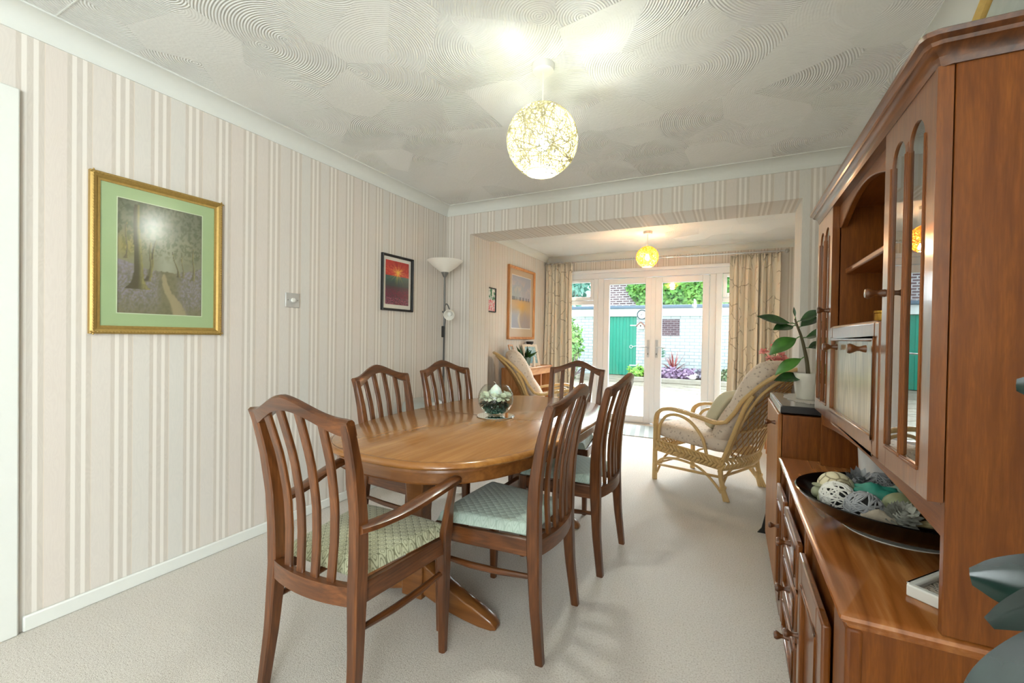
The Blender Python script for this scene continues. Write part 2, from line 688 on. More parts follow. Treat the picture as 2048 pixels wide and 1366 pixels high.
def m_curtain():
    t = NT('cream_curtain_with_vine_embroidery')
    x, y, z = t.sep(t.n('NewGeometry').outputs['Position'])
    uv = t.co('UV')
    v = t.mapping(uv, (1, 1, 1))
    nz = t.n('TexNoise')
    t.l(v, nz.inputs['Vector'])
    nz.inputs['Scale'].default_value = 9
    w = t.vmath('ADD', v, t.vmath('MULTIPLY', nz.outputs['Color'], (0.09, 0.09, 0)))
    e = t.vor(w, 5.2, 'DISTANCE_TO_EDGE', 'Distance', '2D')
    ln = t.ramp(e, [(0.016, 1.0), (0.042, 0.0)])
    brk = t.ramp(t.noise(v, 4.5, 2), [(0.46, 0.0), (0.54, 1.0)])
    f = t.math('MULTIPLY', t.math('MULTIPLY', ln, brk), 0.6)
    t.set(t.mix(f, 'e3d9c6', '77684f'), 0.8, 0, 0.2)
    t.b.inputs['Transmission Weight'].default_value = 0.0
    t.bump(t.noise(v, 300, 2), 0.1, 0.002)
    return t.m


M['curtain'] = m_curtain()

# ================================================================== ROOM SHELL
XL, XR, YN, YB, YB2, YF, ZC = 0.0, 3.2, -4.2, 3.404, 3.766, 6.174, 2.4
XLF = -0.1
T = 0.12
struct(MB().box(-0.5, 3.6, YN - 0.2, YF + 0.05, -0.12, 0.0).build('floor', M['carpet']), 'pale beige cut pile carpet across both rooms', 'carpet')
struct(MB().box(-0.4, 3.5, YN - 0.2, YF + 0.3, ZC, ZC + 0.1).build('ceiling', M['ceiling']), 'white textured ceiling with combed swirls', 'ceiling')
struct(MB().box(-T, XL, YN, YB, 0, ZC).build('wall_left', M['wp_left']))
w = MB()
for b in ((YN, -4.05, 0, ZC), (-1.25, YB, 0, ZC), (-4.05, -1.25, 0, 0.75), (-4.05, -1.25, 2.15, ZC)):
    w.box(XR, XR + T, b[0], b[1], b[2], b[3])
struct(w.build('wall_right', M['wp_left']))
# end wall of the dining room with the wide opening
w = MB()
OX0, OX1, OZ = 0.262, 2.856, 2.134
w.prism([(-T, 0), (OX0, 0), (OX0, OZ), (OX1, OZ), (OX1, 0), (XR + T, 0), (XR + T, ZC), (-T, ZC)], 'xz', YB, YB2)
mb = MB()
rev = w.build('wall_back', [M['wp_back'], M['wp_left'], M['wp_back']])
for p in rev.data.polygons:
    if abs(p.normal.x) > 0.7:
        p.material_index = 1
struct(rev)
# garden room
struct(MB().box(XLF - T, XLF, YB2, YF + 0.25, 0, ZC).build('wall_far_left', M['wp_left']))
struct(MB().box(XR, XR + T, YB2, YF + 0.25, 0, ZC).build('wall_far_right', M['wp_left']))
DX0, DX1, DZ = 0.15, 2.83, 2.165
w = MB()
w.prism([(XLF - T, 0), (DX0, 0), (DX0, DZ), (DX1, DZ), (DX1, 0), (XR + T, 0), (XR + T, ZC), (XLF - T, ZC)], 'xz', YF, YF + 0.25)
struct(w.build('wall_far_end', M['wp_back']))
# wall behind the viewer; an unseen window is added in the right-hand wall for the fill lamp
struct(MB().box(-T, XR + T, YN - T, YN, 0, ZC).build('wall_near', M['wp_back']))
w = MB()
for b in ((-4.05, -3.99, 0.75, 2.15), (-1.31, -1.25, 0.75, 2.15), (-3.99, -1.31, 0.75, 0.81), (-3.99, -1.31, 2.09, 2.15), (-2.68, -2.62, 0.81, 2.09)):
    w.box(XR + 0.03, XR + 0.09, b[0], b[1], b[2], b[3])
w3 = struct(w.build('added_window', M['upvc']))
MB().box(XR + 0.055, XR + 0.061, -4.0, -1.3, 0.8, 2.1).build('glass_pane', M['pane'], w3, smooth=False)


def coving(name, p0, p1, nrm, mitre0=0, mitre1=0, h=0.078, d=0.096):
    """concave ceiling cornice from p0 to p1, nrm points into the room"""
    p0, p1, nrm = Vector(p0), Vector(p1), Vector(nrm)
    dr = (p1 - p0).normalized()
    prof = [(0, ZC), (0, ZC - h), (0.006, ZC - h)]
    for k in range(7):
        a = k / 6 * PI / 2
        prof.append((0.008 + (d - 0.016) * (1 - math.cos(a)), ZC - h + 0.004 + (h - 0.010) * math.sin(a)))
    prof += [(d, ZC - 0.006), (d, ZC)]
    ra = [p0 + nrm * q + dr * (q * mitre0) + Vector((0, 0, z)) for q, z in prof]
    rb = [p1 + nrm * q + dr * (-q * mitre1) + Vector((0, 0, z)) for q, z in prof]
    m = MB()
    m.loft([ra, rb])
    return struct(m.build(name, M['coving'], ang=25))


coving('trim_1', (XL, YN, 0), (XL, YB, 0), (1, 0, 0), 1, 1)
coving('trim_2', (XL, YB, 0), (XR, YB, 0), (0, -1, 0), 1, 1)
coving('trim_3', (XR, YN, 0), (XR, YB, 0), (-1, 0, 0), 1, 1)
coving('trim_4', (XLF, YB2, 0), (XLF, YF, 0), (1, 0, 0), 0, 1)
coving('trim_5', (XLF, YF, 0), (XR, YF, 0), (0, -1, 0), 1, 1)
coving('trim_6', (XR, YB2, 0), (XR, YF, 0), (-1, 0, 0), 0, 1)


def skirt(name, x0, x1, y0, y1):
    h = 0.062
    struct(MB().box(x0, x1, y0, y1, 0, h).build(name, M['white_paint'], bevel=0.006))


skirt('baseboard_left', XL, XL + 0.016, 0.61, YB)
skirt('baseboard_back_left', XL + 0.016, OX0, YB - 0.016, YB)
skirt('baseboard_back_right', OX1, XR, YB - 0.016, YB)
skirt('baseboard_right', XR - 0.016, XR, YN, YB)
skirt('baseboard_far_left', XLF, XLF + 0.016, YB2, YF)
skirt('baseboard_far_right', XR - 0.016, XR, YB2, YF)
skirt('baseboard_far_end', 2.84, XR - 0.016, YF - 0.016, YF)
# ceiling board joint
struct(MB().box(0.10, 0.9, 0.668, 0.672, ZC - 0.002, ZC).build('trim_7', M['coving']))
# doorway at the left edge: architrave and white door
d = MB()
d.box(0.0, 0.022, 0.535, 0.597, 0, 2.10).box(0.0, 0.022, -0.42, -0.358, 0, 2.10).box(0.0, 0.022, -0.358, 0.535, 2.04, 2.10)
frame = struct(d.build('door_2', M['white_paint'], bevel=0.006))
d = MB().box(0.0, 0.012, -0.358, 0.535, 0.005, 2.04)
for z0, z1 in ((0.2, 0.95), (1.1, 1.9)):
    for y0, y1 in ((-0.27, 0.05), (0.13, 0.45)):
        d.box(0.012, 0.018, y0, y1, z0, z1)
d.build('door_leaf', M['white_paint'], frame, bevel=0.004)

# ------------------------------------------------------------------ patio doors (door_1) with side windows (window_1, window_2)
U = M['upvc']
FY0, FY1 = YF + 0.02, YF + 0.09
fr = MB()
fr.box(DX0 - 0.03, DX1 + 0.03, YF - 0.03, YF + 0.06, 2.128, 2.17)
fr.box(DX0, DX1, FY0, FY1, 2.045, 2.13)
fr.box(0.637, 0.7, FY0 - 0.015, FY1, 0, 2.05).box(0.7, 0.784, FY0, FY1, 0, 2.045)
fr.box(2.186, 2.26, FY0, FY1, 0, 2.045).box(2.26, 2.335, FY0 - 0.015, FY1, 0, 2.05)
fr.box(DX0, 0.20, FY0, FY1, 0, 2.05).box(2.78, DX1, FY0, FY1, 0, 2.05)
fr.box(0.784, 2.186, FY0, FY1, -0.03, 0.012)
door = struct(fr.build('door_1', U, bevel=0.006))


def leafdoor(x0, x1, gx0, gx1, handle_x, sgn):
    m = MB()
    y0, y1 = FY0 - 0.012, FY1 - 0.015
    z0, z1, g0, g1 = 0.014, 2.034, 0.105, 1.955
    m.box(x0, gx0, y0, y1, z0, z1).box(gx1, x1, y0, y1, z0, z1).box(gx0, gx1, y0, y1, z0, g0).box(gx0, gx1, y0, y1, g1, z1)
    lf = m.build('door_leaf', U, door, bevel=0.008)
    MB().box(gx0 - 0.004, gx1 + 0.004, y0 + 0.024, y0 + 0.030, g0 - 0.004, g1 + 0.004).build('glass_pane', M['pane'], lf, smooth=False)
    h = MB()
    h.box(handle_x - 0.016, handle_x + 0.016, y0 - 0.010, y0, 0.94, 1.16)
    h.cyl((0, 0), 0.009, 0, 0.045, 12)
    k = len(h.v)
    hh = MB()
    hh.box(handle_x - 0.016, handle_x + 0.016, y0 - 0.012, y0, 0.93, 1.17)
    hh.tube([(handle_x, y0 - 0.008, 1.07), (handle_x, y0 - 0.05, 1.07)], 0.009, 10)
    hh.tube([(handle_x, y0 - 0.05, 1.07), (handle_x + sgn * 0.04, y0 - 0.052, 1.072), (handle_x + sgn * 0.125, y0 - 0.05, 1.066)], [0.010, 0.009, 0.008], 10)
    hh.build('door_handle', M['handle'], lf, bevel=0.003)
    MB().box(handle_x - 0.004, handle_x + 0.004, y0 - 0.0135, y0 - 0.0121, 0.965, 0.99).build('keyhole', M['black_matt'], lf)
    return lf


leafdoor(0.786, 1.47, 0.868, 1.372, 1.422, -1)
leafdoor(1.492, 2.184, 1.594, 2.102, 1.535, 1)
MB().box(1.452, 1.512, FY0 - 0.024, FY0 - 0.013, 0.02, 2.03).build('meeting_cover', U, door, bevel=0.004)


def sidewin(name, x0, x1):
    m = MB()
    m.box(x0, x1, FY0, FY1, 1.675, 1.735).box(x0, x1, FY0, FY1, 0.0, 0.10)
    wn = struct(m.build(name, U, bevel=0.005))
    o = MB()
    y0, y1 = FY0 - 0.014, FY1 - 0.02
    o.box(x0 + .004, x0 + 0.05, y0, y1, 1.738, 2.042).box(x1 - 0.05, x1 - .004, y0, y1, 1.738, 2.042)
    o.box(x0 + 0.05, x1 - 0.05, y0, y1, 1.738, 1.79).box(x0 + 0.05, x1 - 0.05, y0, y1, 2.0, 2.042)
    op = o.build('opening_sash', U, wn, bevel=0.006)
    MB().box(x0 + 0.045, x1 - 0.045, y0 + 0.02, y0 + 0.026, 1.785, 2.005).build('glass_pane', M['pane'], op, smooth=False)
    MB().tube([((x0 + x1) / 2 - 0.05, y0 - 0.012, 1.752), ((x0 + x1) / 2 + 0.05, y0 - 0.014, 1.748), ((x0 + x1) / 2 + 0.07, y0 - 0.01, 1.756)], 0.007, 8).build('stay_handle', M['white_plastic'], op)
    MB().box(x0, x1, FY0 + 0.02, FY0 + 0.026, 0.1, 1.675).build('glass_pane', M['pane'], wn, smooth=False)


sidewin('window_1', 0.20, 0.637)
sidewin('window_2', 2.335, 2.78)

# ================================================================== DINING TABLE
TX, TY, TZ = 1.228, 2.165, 0.72


def sell(a, b, n=2.8, k=96):
    out = []
    for i in range(k):
        t = 2 * PI * i / k
        c, s_ = math.cos(t), math.sin(t)
        out.append((a * math.copysign(abs(c) ** (2 / n), c), b * math.copysign(abs(s_) ** (2 / n), s_)))
    return out


tbl = thing('dining_table', 'oval extending cherry wood dining table with twin pedestal feet', 'dining table', (TX, TY, 0))


def trings(spec):
    return [[Vector((x, y, z)) for x, y in sell(0.552 + o, 0.968 + o)] for o, z in spec]


m = MB()
m.loft(trings([(-0.012, 0.690), (0.0, 0.692), (0.006, 0.700), (0.004, 0.710), (-0.004, 0.7165), (-0.010, 0.7185), (-0.012, 0.7188), (-0.0145, 0.7188), (-0.016, 0.72)]), mis=[1, 1, 1, 1, 1, 1, 2, 0, 0])
m.build('tabletop', [M['table_y'], M['table_edge'], M['table_dark']], tbl, ang=50)
MB().box(-0.53, 0.53, -0.0012, 0.0012, 0.7199, 0.7206).build('leaf_joint', M['table_dark'], tbl)
m = MB()
m.loft(trings([(-0.02, 0.69), (-0.018, 0.676), (-0.034, 0.672), (-0.036, 0.632), (-0.032, 0.628), (-0.05, 0.626), (-0.06, 0.68)]))
m.build('apron', M['table_base'], tbl, ang=40)
for sy in (-0.66, 0.40):
    g = MB()
    g.loft([[Vector((x, sy + y, z)) for x, y in ((-a, -b), (a, -b), (a, b), (-a, b))] for a, b, z in ((0.055, 0.05, 0.04), (0.055, 0.05, 0.16), (0.045, 0.04, 0.2), (0.04, 0.036, 0.4), (0.05, 0.045, 0.55), (0.07, 0.06, 0.60), (0.07, 0.06, 0.66))])
    g.box(-0.34, 0.34, sy - 0.035, sy + 0.035, 0.645, 0.69)
    g.build('pedestal', M['table_base'], tbl, bevel=0.006)
    for sx in (-1, 1):
        rr = []
        for x, zt, zb, wd in ((0.04, 0.20, 0.06, 0.034), (0.09, 0.175, 0.045, 0.034), (0.17, 0.13, 0.022, 0.033), (0.25, 0.095, 0.008, 0.032), (0.33, 0.066, 0.0, 0.031), (0.385, 0.042, 0.0, 0.028), (0.405, 0.018, 0.002, 0.02)):
            rr.append([Vector((sx * x, sy + q * wd, z)) for q, z in ((-1, zb), (1, zb), (1, zt - 0.008), (0.6, zt), (-0.6, zt), (-1, zt - 0.008))])
        MB().loft(rr).build('foot', M['table_base'], tbl, bevel=0.004)
MB().box(-0.02, 0.02, -0.62, 0.36, 0.2, 0.27).build('stretcher', M['table_base'], tbl, bevel=0.005)

# ================================================================== DINING CHAIRS
PROF = [(0, -0.235), (0.2, -0.211), (0.42, -0.198), (0.55, -0.199), (0.66, -0.206), (0.8, -0.229), (0.95, -0.268), (1.02, -0.288)]
PXW = [(0, 0.200), (0.42, 0.183), (0.95, 0.204), (1.02, 0.206)]


def bow(x, k=0.026):
    return -k * (1 - min(1, (x / 0.2) ** 2))


def rect(c, hx, hy, ch=0.006):
    x, y, z = c
    return [Vector((x + a, y + b, z)) for a, b in ((-hx + ch, -hy), (hx - ch, -hy), (hx, -hy + ch), (hx, hy - ch), (hx - ch, hy), (-hx + ch, hy), (-hx, hy - ch), (-hx, -hy + ch))]


def crest_top(x):
    a = abs(x)
    return 0.944 + 0.020 * (1 - a / 0.22) + 0.042 * (0.5 + 0.5 * math.cos(PI * min(1, a / 0.19)))


def crest_bot(x):
    a = abs(x)
    return 0.893 + 0.062 * math.cos(PI / 2 * min(1, a / 0.19)) ** 1.3


def make_chair(name, label, group, arms, fabric):
    t = thing(name, label, 'dining chair', group=group)
    for sx in (-1, 1):
        rings = []
        for k in range(21):
            z = 0.93 * k / 20
            hy = ipol([(0, 0.016), (0.25, 0.021), (0.42, 0.026), (0.6, 0.024), (0.95, 0.0155)], z)
            hx = ipol([(0, 0.0155), (0.42, 0.020), (0.7, 0.0195), (0.95, 0.0165)], z)
            rings.append(rect((sx * ipol(PXW, z), ipol(PROF, z), z), hx, hy, 0.005))
        MB().loft(rings).build('back_post', M['teak_z'], t, ang=30)
    # arched crest rail
    rings = []
    for k in range(41):
        x = -0.2215 + 0.443 * k / 40
        zt, zb = crest_top(x), crest_bot(x)
        if abs(x) > 0.188:
            zb = 0.893
        yt, yb = ipol(PROF, zt) + bow(x, 0.03), ipol(PROF, zb) + bow(x, 0.03)
        h = 0.0148
        xb, xt = x * 0.984, x * 0.9955
        rings.append([Vector(p) for p in ((xb, yb - h, zb + 0.003), (xb, yb + h, zb + 0.003), ((xb + xt) / 2, (yb + yt) / 2 + h, (zb + zt) / 2), (xt, yt + h, zt - 0.007), (xt, yt + h * 0.45, zt), (xt, yt - h * 0.45, zt), (xt, yt - h, zt - 0.007), ((xb + xt) / 2, (yb + yt) / 2 - h, (zb + zt) / 2))])
    MB().loft(rings).build('crest_rail', M['teak_x'], t, ang=40)
    for xb, xt in ((-0.096, -0.122), (-0.032, -0.041), (0.032, 0.041), (0.096, 0.122)):
        rings = []
        for k in range(13):
            z = 0.425 + (crest_bot(xt) + 0.012 - 0.425) * k / 12
            x = xb + (xt - xb) * k / 12
            y = ipol(PROF, z) + bow(x, 0.028) + 0.014 * math.sin(PI * k / 12) * 0.6
            rings.append(rect((x, y, z), 0.0155, 0.0068, 0.003))
        MB().loft(rings).build('slat', M['teak_z'], t, ang=30)
    rings = []
    for k in range(15):
        x = -0.172 + 0.344 * k / 14
        y = -0.198 + bow(x, 0.034)
        rings.append([Vector((x, y + a, z)) for a, z in ((-0.015, 0.378), (0.014, 0.378), (0.014, 0.436), (-0.015, 0.436))])
    MB().loft(rings).build('back_rail', M['teak_x'], t, ang=40)
    fx = 0.218
    for sx in (-1, 1):
        m = MB()
        m.loft([rect((sx * (fx + 0.001), 0.192, z), hx, hy) for z, hx, hy in ((0, 0.014, 0.014), (0.2, 0.018, 0.019), (0.36, 0.02, 0.021), (0.44, 0.02, 0.021))])
        m.build('front_leg', M['teak_z'], t, ang=30)
        m = MB()
        a, b = Vector((sx * 0.183, -0.18, 0)), Vector((sx * fx, 0.18, 0))
        m.loft([[p + Vector((q, 0, z)) for q, z in ((-0.011, 0.372), (0.011, 0.372), (0.011, 0.436), (-0.011, 0.436))] for p in (a, b)])
        m.build('side_rail', M['teak_y'], t, bevel=0.003)
        m = MB()
        m.tube([(sx * 0.186, -0.205, 0.30), (sx * 0.2, -0.06, 0.292), (sx * 0.21, 0.06, 0.292), (sx * 0.217, 0.185, 0.30)], [0.009, 0.0125, 0.0125, 0.009], 10)
        m.build('stretcher', M['teak_y'], t)
    MB().box(-fx + 0.015, fx - 0.015, 0.184, 0.206, 0.372, 0.436).build('front_rail', M['teak_x'], t, bevel=0.003)
    # drop-in upholstered pad

    def seat(u, v):
        y = -0.176 + 0.40 * v
        wd = 0.168 + 0.058 * v
        x = (u - 0.5) * 2 * wd
        e = min(1, (1 - abs(2 * u - 1)) / 0.12, v / 0.08, (1 - v) / 0.08)
        z = 0.442 + 0.036 * math.sqrt(max(0, 1 - (1 - e) ** 2)) + 0.012 * math.sin(PI * u) * math.sin(PI * v)
        if v > 0.9:
            y -= 0.012 * abs(2 * u - 1) ** 6
        return Vector((x, y, z))
    m = MB()
    m.grid(33, 33, seat)
    m.box(-0.16, 0.16, -0.17, 0.18, 0.432, 0.446)
    m.build('seat_pad', fabric, t, ang=60)
    if arms:
        for sx in (-1, 1):
            path = catmull([(sx * 0.196, -0.215, 0.612), (sx * 0.214, -0.16, 0.612), (sx * 0.236, -0.06, 0.618), (sx * 0.262, 0.06, 0.642), (sx * 0.272, 0.15, 0.655), (sx * 0.268, 0.20, 0.654)], 5)
            rings = []
            for i, p in enumerate(path):
                k = i / (len(path) - 1)
                hw = 0.026 - 0.006 * abs(2 * k - 1) ** 2 * (0.2 if k < 0.5 else 1)
                rings.append([p + Vector((a * hw, 0, b * 0.0125)) for a, b in ((-1, -0.6), (-0.6, -1), (0.6, -1), (1, -0.6), (1, 0.5), (0.6, 1), (-0.6, 1), (-1, 0.5))])
            MB().loft(rings).build('arm', M['teak_y'], t, ang=40)
            m = MB()
            m.loft([rect((sx * x, y, z), hx, hy) for x, y, z, hx, hy in ((0.224, 0.19, 0.40, 0.016, 0.021), (0.232, 0.185, 0.46, 0.014, 0.028), (0.252, 0.175, 0.56, 0.012, 0.018), (0.267, 0.178, 0.645, 0.011, 0.013))])
            m.build('arm_support', M['teak_z'], t, ang=30)
    return t


CG = 'dining chairs around the oval table'
arm_chair = make_chair('dining_chair', 'slat-backed carver chair with curved arms and olive seat, back to the viewer', CG, True, M['seat_olive'])
arm_chair.location = (1.290, 1.108, 0)
B = make_chair('dining_chair', 'armless slat-backed chair with mint seat, beside the carver and nearest the sideboard', CG, False, M['seat_mint'])
B.location = (1.622, 1.612, 0)
B.rotation_euler = (0, 0, rad(90))
copy_thing(B, (1.667, 2.30, 0), rad(87.5), 'armless slat-backed chair with mint seat, between the mint-seated chair and the patio doors', CG)
D = copy_thing(B, (0.88, 1.91, 0), rad(-90), 'armless chair on the striped wall side, in front of the light switch and red picture', CG)
copy_thing(B, (0.862, 2.50, 0), rad(-104), 'armless chair on the striped wall side, in front of the floor lamp', CG)
copy_thing(B, (1.375, 2.975, 0), rad(180), 'chair at the far head of the table, its back dark against the patio doors', CG)

# ------------------------------------------------------------------ centrepiece
CX, CY, CZ0 = 1.235, 2.18, 0.7208
c = MB()
c.lathe([(0.0, CZ0), (0.108, CZ0), (0.110, CZ0 + 0.002), (0.108, CZ0 + 0.005), (0.0, CZ0 + 0.005)], (CX, CY), 48)
tag(c.build('mirror_coaster', flat('mirror', 'dfe8e4', 0.03, 1.0, var=0)), 'round mirror coaster under the glass bowl', 'coaster')
bz = CZ0 + 0.0055
R = 0.103
prof = []
for k in range(15):
    a = -1.15 + (1.15 + 0.86) * k / 14
    prof.append((R * math.cos(a), bz + 0.098 + R * math.sin(a)))
outer = [(0.0, bz + 0.001)] + [(0.045, bz + 0.001)] + prof
inner = [(r - 0.0035, z) for r, z in reversed(prof)] + [(0.0, bz + 0.008)]
c = MB()
c.lathe(outer + inner, (CX, CY), 48, cap=False)
tag(c.build('glass_bowl', M['bowl_glass'], ang=60), 'round clear glass bowl centrepiece on the dining table', 'glass bowl')
random.seed(3)
c = MB()
for k in range(170):
    z = random.uniform(0.012, 0.062)
    rm = math.sqrt(max(0, R * R - (z - 0.098) ** 2)) - 0.014
    a, q = random.uniform(0, 2 * PI), rm * math.sqrt(random.random())
    c.ball((CX + q * math.cos(a), CY + q * math.sin(a), bz + z + 0.004), 0.0085, 8, 6)
tag(c.build('glass_beads', flat('green_glass_beads', '1d4a3c', 0.06, spec=0.8, var=0.5, sc=60)), 'dark green glass beads filling the base of the bowl', 'beads', kind='stuff')
c = MB()
for k in range(110):
    a, q = random.uniform(0, 2 * PI), 0.086 * math.sqrt(random.random())
    c.leaf((CX + q * math.cos(a) * 0.9, CY + q * math.sin(a) * 0.9, bz + random.uniform(0.06, 0.085)), (math.cos(a + random.uniform(-1, 1)), math.sin(a + random.uniform(-1, 1)), random.uniform(-0.6, 0.4)), (0, 0, 1), 0.03, 0.009, 0.2)
tag(c.build('foliage', M['leaf_black']), 'dark leaves between the beads and the white petals', 'foliage', kind='stuff')
pet = flat('ivory_silk', 'eef0dd', 0.7, var=0.05)
for k in range(8):
    a = 2 * PI * k / 8 + 0.3
    q = 0.068
    fx_, fy_, fz_ = CX + q * math.cos(a), CY + q * math.sin(a), bz + 0.106
    c = MB()
    for i in range(34):
        b, e = random.uniform(0, 2 * PI), random.uniform(-0.5, 1.4)
        dv = Vector((math.cos(b) * math.cos(e), math.sin(b) * math.cos(e), math.sin(e)))
        c.leaf(Vector((fx_, fy_, fz_)) + dv * 0.010, dv, (0.3, 0.2, 0.9), 0.025, 0.014, 0.1, 0.3, 5)
    tag(c.build('silk_flower', pet), 'ivory silk hydrangea head around the candle in the glass bowl', 'flower', 'ivory silk flowers in the bowl')
cd_ = thing('floating_candle', 'white pointed candle standing among the silk flowers', 'candle', (CX, CY, bz + 0.09))
MB().lathe([(0.0, 0), (0.030, 0.0), (0.033, 0.03), (0.033, 0.056), (0.028, 0.066), (0.012, 0.083), (0.003, 0.090), (0, 0.091)], seg=32).build('wax', flat('white_wax', 'eef4f0', 0.35, Subsurface_Weight=0.3, var=0.01), cd_, ang=60)
MB().tube([(0, 0, 0.089), (-0.004, 0.0, 0.100), (-0.016, 0.004, 0.104)], 0.0012, 6).build('wick', M['white_plastic'], cd_)


# ================================================================== WALL UNIT: sideboard, hutch
def knob(parent, x, y, z, d=(-1, 0, 0), mat=None, k=1.0):
    """turned wooden pull, pointing along d"""
    prof = [(0.0, 0.0), (0.009, 0.0), (0.008, 0.006), (0.0055, 0.012), (0.006, 0.018), (0.011, 0.027), (0.0125, 0.032), (0.010, 0.037), (0.0, 0.039)]
    q = Vector((0, 0, 1)).rotation_difference(Vector(d)).to_matrix().to_4x4()
    m = MB()
    m.lathe([(r * k, h * k) for r, h in prof], seg=16, M=Matrix.Translation((x, y, z)) @ q)
    return m.build('knob', mat or M['teak_x'], parent, ang=50)


def panelled(parent, name, xf, y0, y1, z0, z1, frame=0.045, t=0.018, field=None, rail=None):
    """framed front lying in the y-z plane with its face at xf (facing -x)"""
    m = MB()
    rail = rail or frame
    m.box(xf, xf + t, y0, y0 + frame, z0, z1).box(xf, xf + t, y1 - frame, y1, z0, z1)
    m.box(xf, xf + t, y0 + frame, y1 - frame, z0, z0 + rail).box(xf, xf + t, y0 + frame, y1 - frame, z1 - rail, z1)
    o = m.build(name, M['cab_front'], parent, bevel=0.005, segs=3)
    b = MB()
    i = frame - 0.004
    w_ = 0.010
    a0, a1, b0, b1 = y0 + i, y1 - i, z0 + rail - 0.004, z1 - rail + 0.004
    b.box(xf - 0.004, xf + 0.01, a0, a0 + w_, b0, b1).box(xf - 0.004, xf + 0.01, a1 - w_, a1, b0, b1)
    b.box(xf - 0.004, xf + 0.01, a0, a1, b0, b0 + w_).box(xf - 0.004, xf + 0.01, a0, a1, b1 - w_, b1)
    b.build('panel_bead', M['cab_front'], o, bevel=0.003)
    if field:
        MB().box(xf + 0.008, xf + 0.016, y0 + frame - 0.002, y1 - frame + 0.002, z0 + rail - 0.002, z1 - rail + 0.002).build('panel', field, o)
    return o


SZ = 0.672
sb = thing('sideboard', 'low mahogany sideboard with moulded worktop, drawers and panelled doors', 'sideboard', (0, 0, 0))
BX = 2.661
m = MB()
m.box(BX + 0.018, 3.16, 0.995, 2.205, 0.06, SZ - 0.03)
m.build('carcass', M['cab_z'], sb, bevel=0.003)
for ya, yb in ((0.992, 1.102), (1.492, 1.528), (1.892, 1.926), (2.19, 2.205)):
    MB().box(BX + 0.002, BX + 0.03, ya, yb, 0.07, SZ - 0.032).build('face_post', M['cab_z'], sb, bevel=0.007, segs=3)
MB().box(2.676, 3.15, 1.0, 2.2, 0.0, 0.062).build('plinth', M['cab_y'], sb, bevel=0.004)
MB().box(BX - 0.003, BX + 0.02, 0.992, 2.207, 0.058, 0.078).box(BX + 0.001, BX + 0.02, 0.992, 2.207, 0.078, 0.09).build('base_moulding', M['cab_y'], sb, bevel=0.004)
m = MB()
prof = [(0.030, SZ - 0.034), (0.016, SZ - 0.034), (0.013, SZ - 0.030), (0.010, SZ - 0.022), (0.004, SZ - 0.020), (0.0, SZ - 0.013), (0.001, SZ - 0.006), (0.006, SZ - 0.002), (0.012, SZ)]
rings = []
for off, z in prof:
    x0, y0 = 2.651 + off, 0.980 + off
    rings.append([Vector(p) for p in ((x0, 2.21, z), (x0, y0 + 0.005, z), (x0 + 0.0015, y0 + 0.0015, z), (x0 + 0.005, y0, z), (3.165, y0, z), (3.165, 2.21, z))])
m.loft(rings)
m.build('worktop', M['worktop'], sb, ang=30)
dr = panelled(sb, 'door', BX - 0.016, 1.116, 1.486, 0.095, 0.565, 0.07, field=M['cab_front'])
knob(dr, BX - 0.016, 1.452, 0.335, mat=M['teak_x'])
dr = panelled(sb, 'door', BX - 0.016, 1.93, 2.188, 0.095, 0.565, 0.06, field=M['cab_front'])
knob(dr, BX - 0.016, 2.06, 0.42)
for z0, z1 in ((0.425, 0.565), (0.26, 0.412), (0.095, 0.247)):
    dr = panelled(sb, 'drawer', BX - 0.016, 1.534, 1.886, z0, z1, 0.03, field=M['cab_front'], rail=0.03)
    knob(dr, BX - 0.012, 1.71, (z0 + z1) / 2, k=1.15)

hu = thing('display_hutch', 'tall mahogany display hutch with arched glass doors on the sideboard', 'display cabinet', (0, 0, SZ))
HZ = 1.678 - SZ          # underside of cornice
HX0, HX1 = 2.796, 3.15
Y0, Y1 = 0.982, 2.165
zb = 0.905 - SZ
P_ = M['cab_z']
MB().box(HX0, HX1, Y0, Y0 + 0.018, 0, HZ).build('side_panel', P_, hu, bevel=0.002)
MB().box(HX0, HX1, Y1 - 0.018, Y1, 0, HZ).build('side_panel', P_, hu, bevel=0.002)
MB().box(HX1 - 0.01, HX1, Y0 + 0.018, Y1 - 0.018, 0.26, HZ).build('back_panel', P_, hu)
MB().box(HX0, HX1 - 0.01, Y0 + 0.018, Y1 - 0.018, 0.225, 0.245).build('bottom_board', M['cab_y'], hu)
MB().box(HX0, HX1 - 0.01, Y0 + 0.018, Y1 - 0.018, HZ - 0.02, HZ).build('top_board', M['cab_y'], hu)
# shallow arched apron under the doors
poly = [(Y0 + 0.018, 0.25), (Y0 + 0.018, 0.165)]
for k in range(11):
    y = 1.00 + 1.147 * k / 10
    poly.append((y, 0.168 + 0.032 * math.sin(PI * k / 10)))
poly += [(Y1 - 0.018, 0.25)]
MB().prism(poly, 'yz', HX0 + 0.002, HX0 + 0.02).build('lower_apron', M['cab_y'], hu)
for y in (1.262, 1.88):
    MB().box(HX0 + 0.002, HX1 - 0.012, y - 0.008, y + 0.008, 0.245, HZ - 0.02).build('partition', P_, hu)
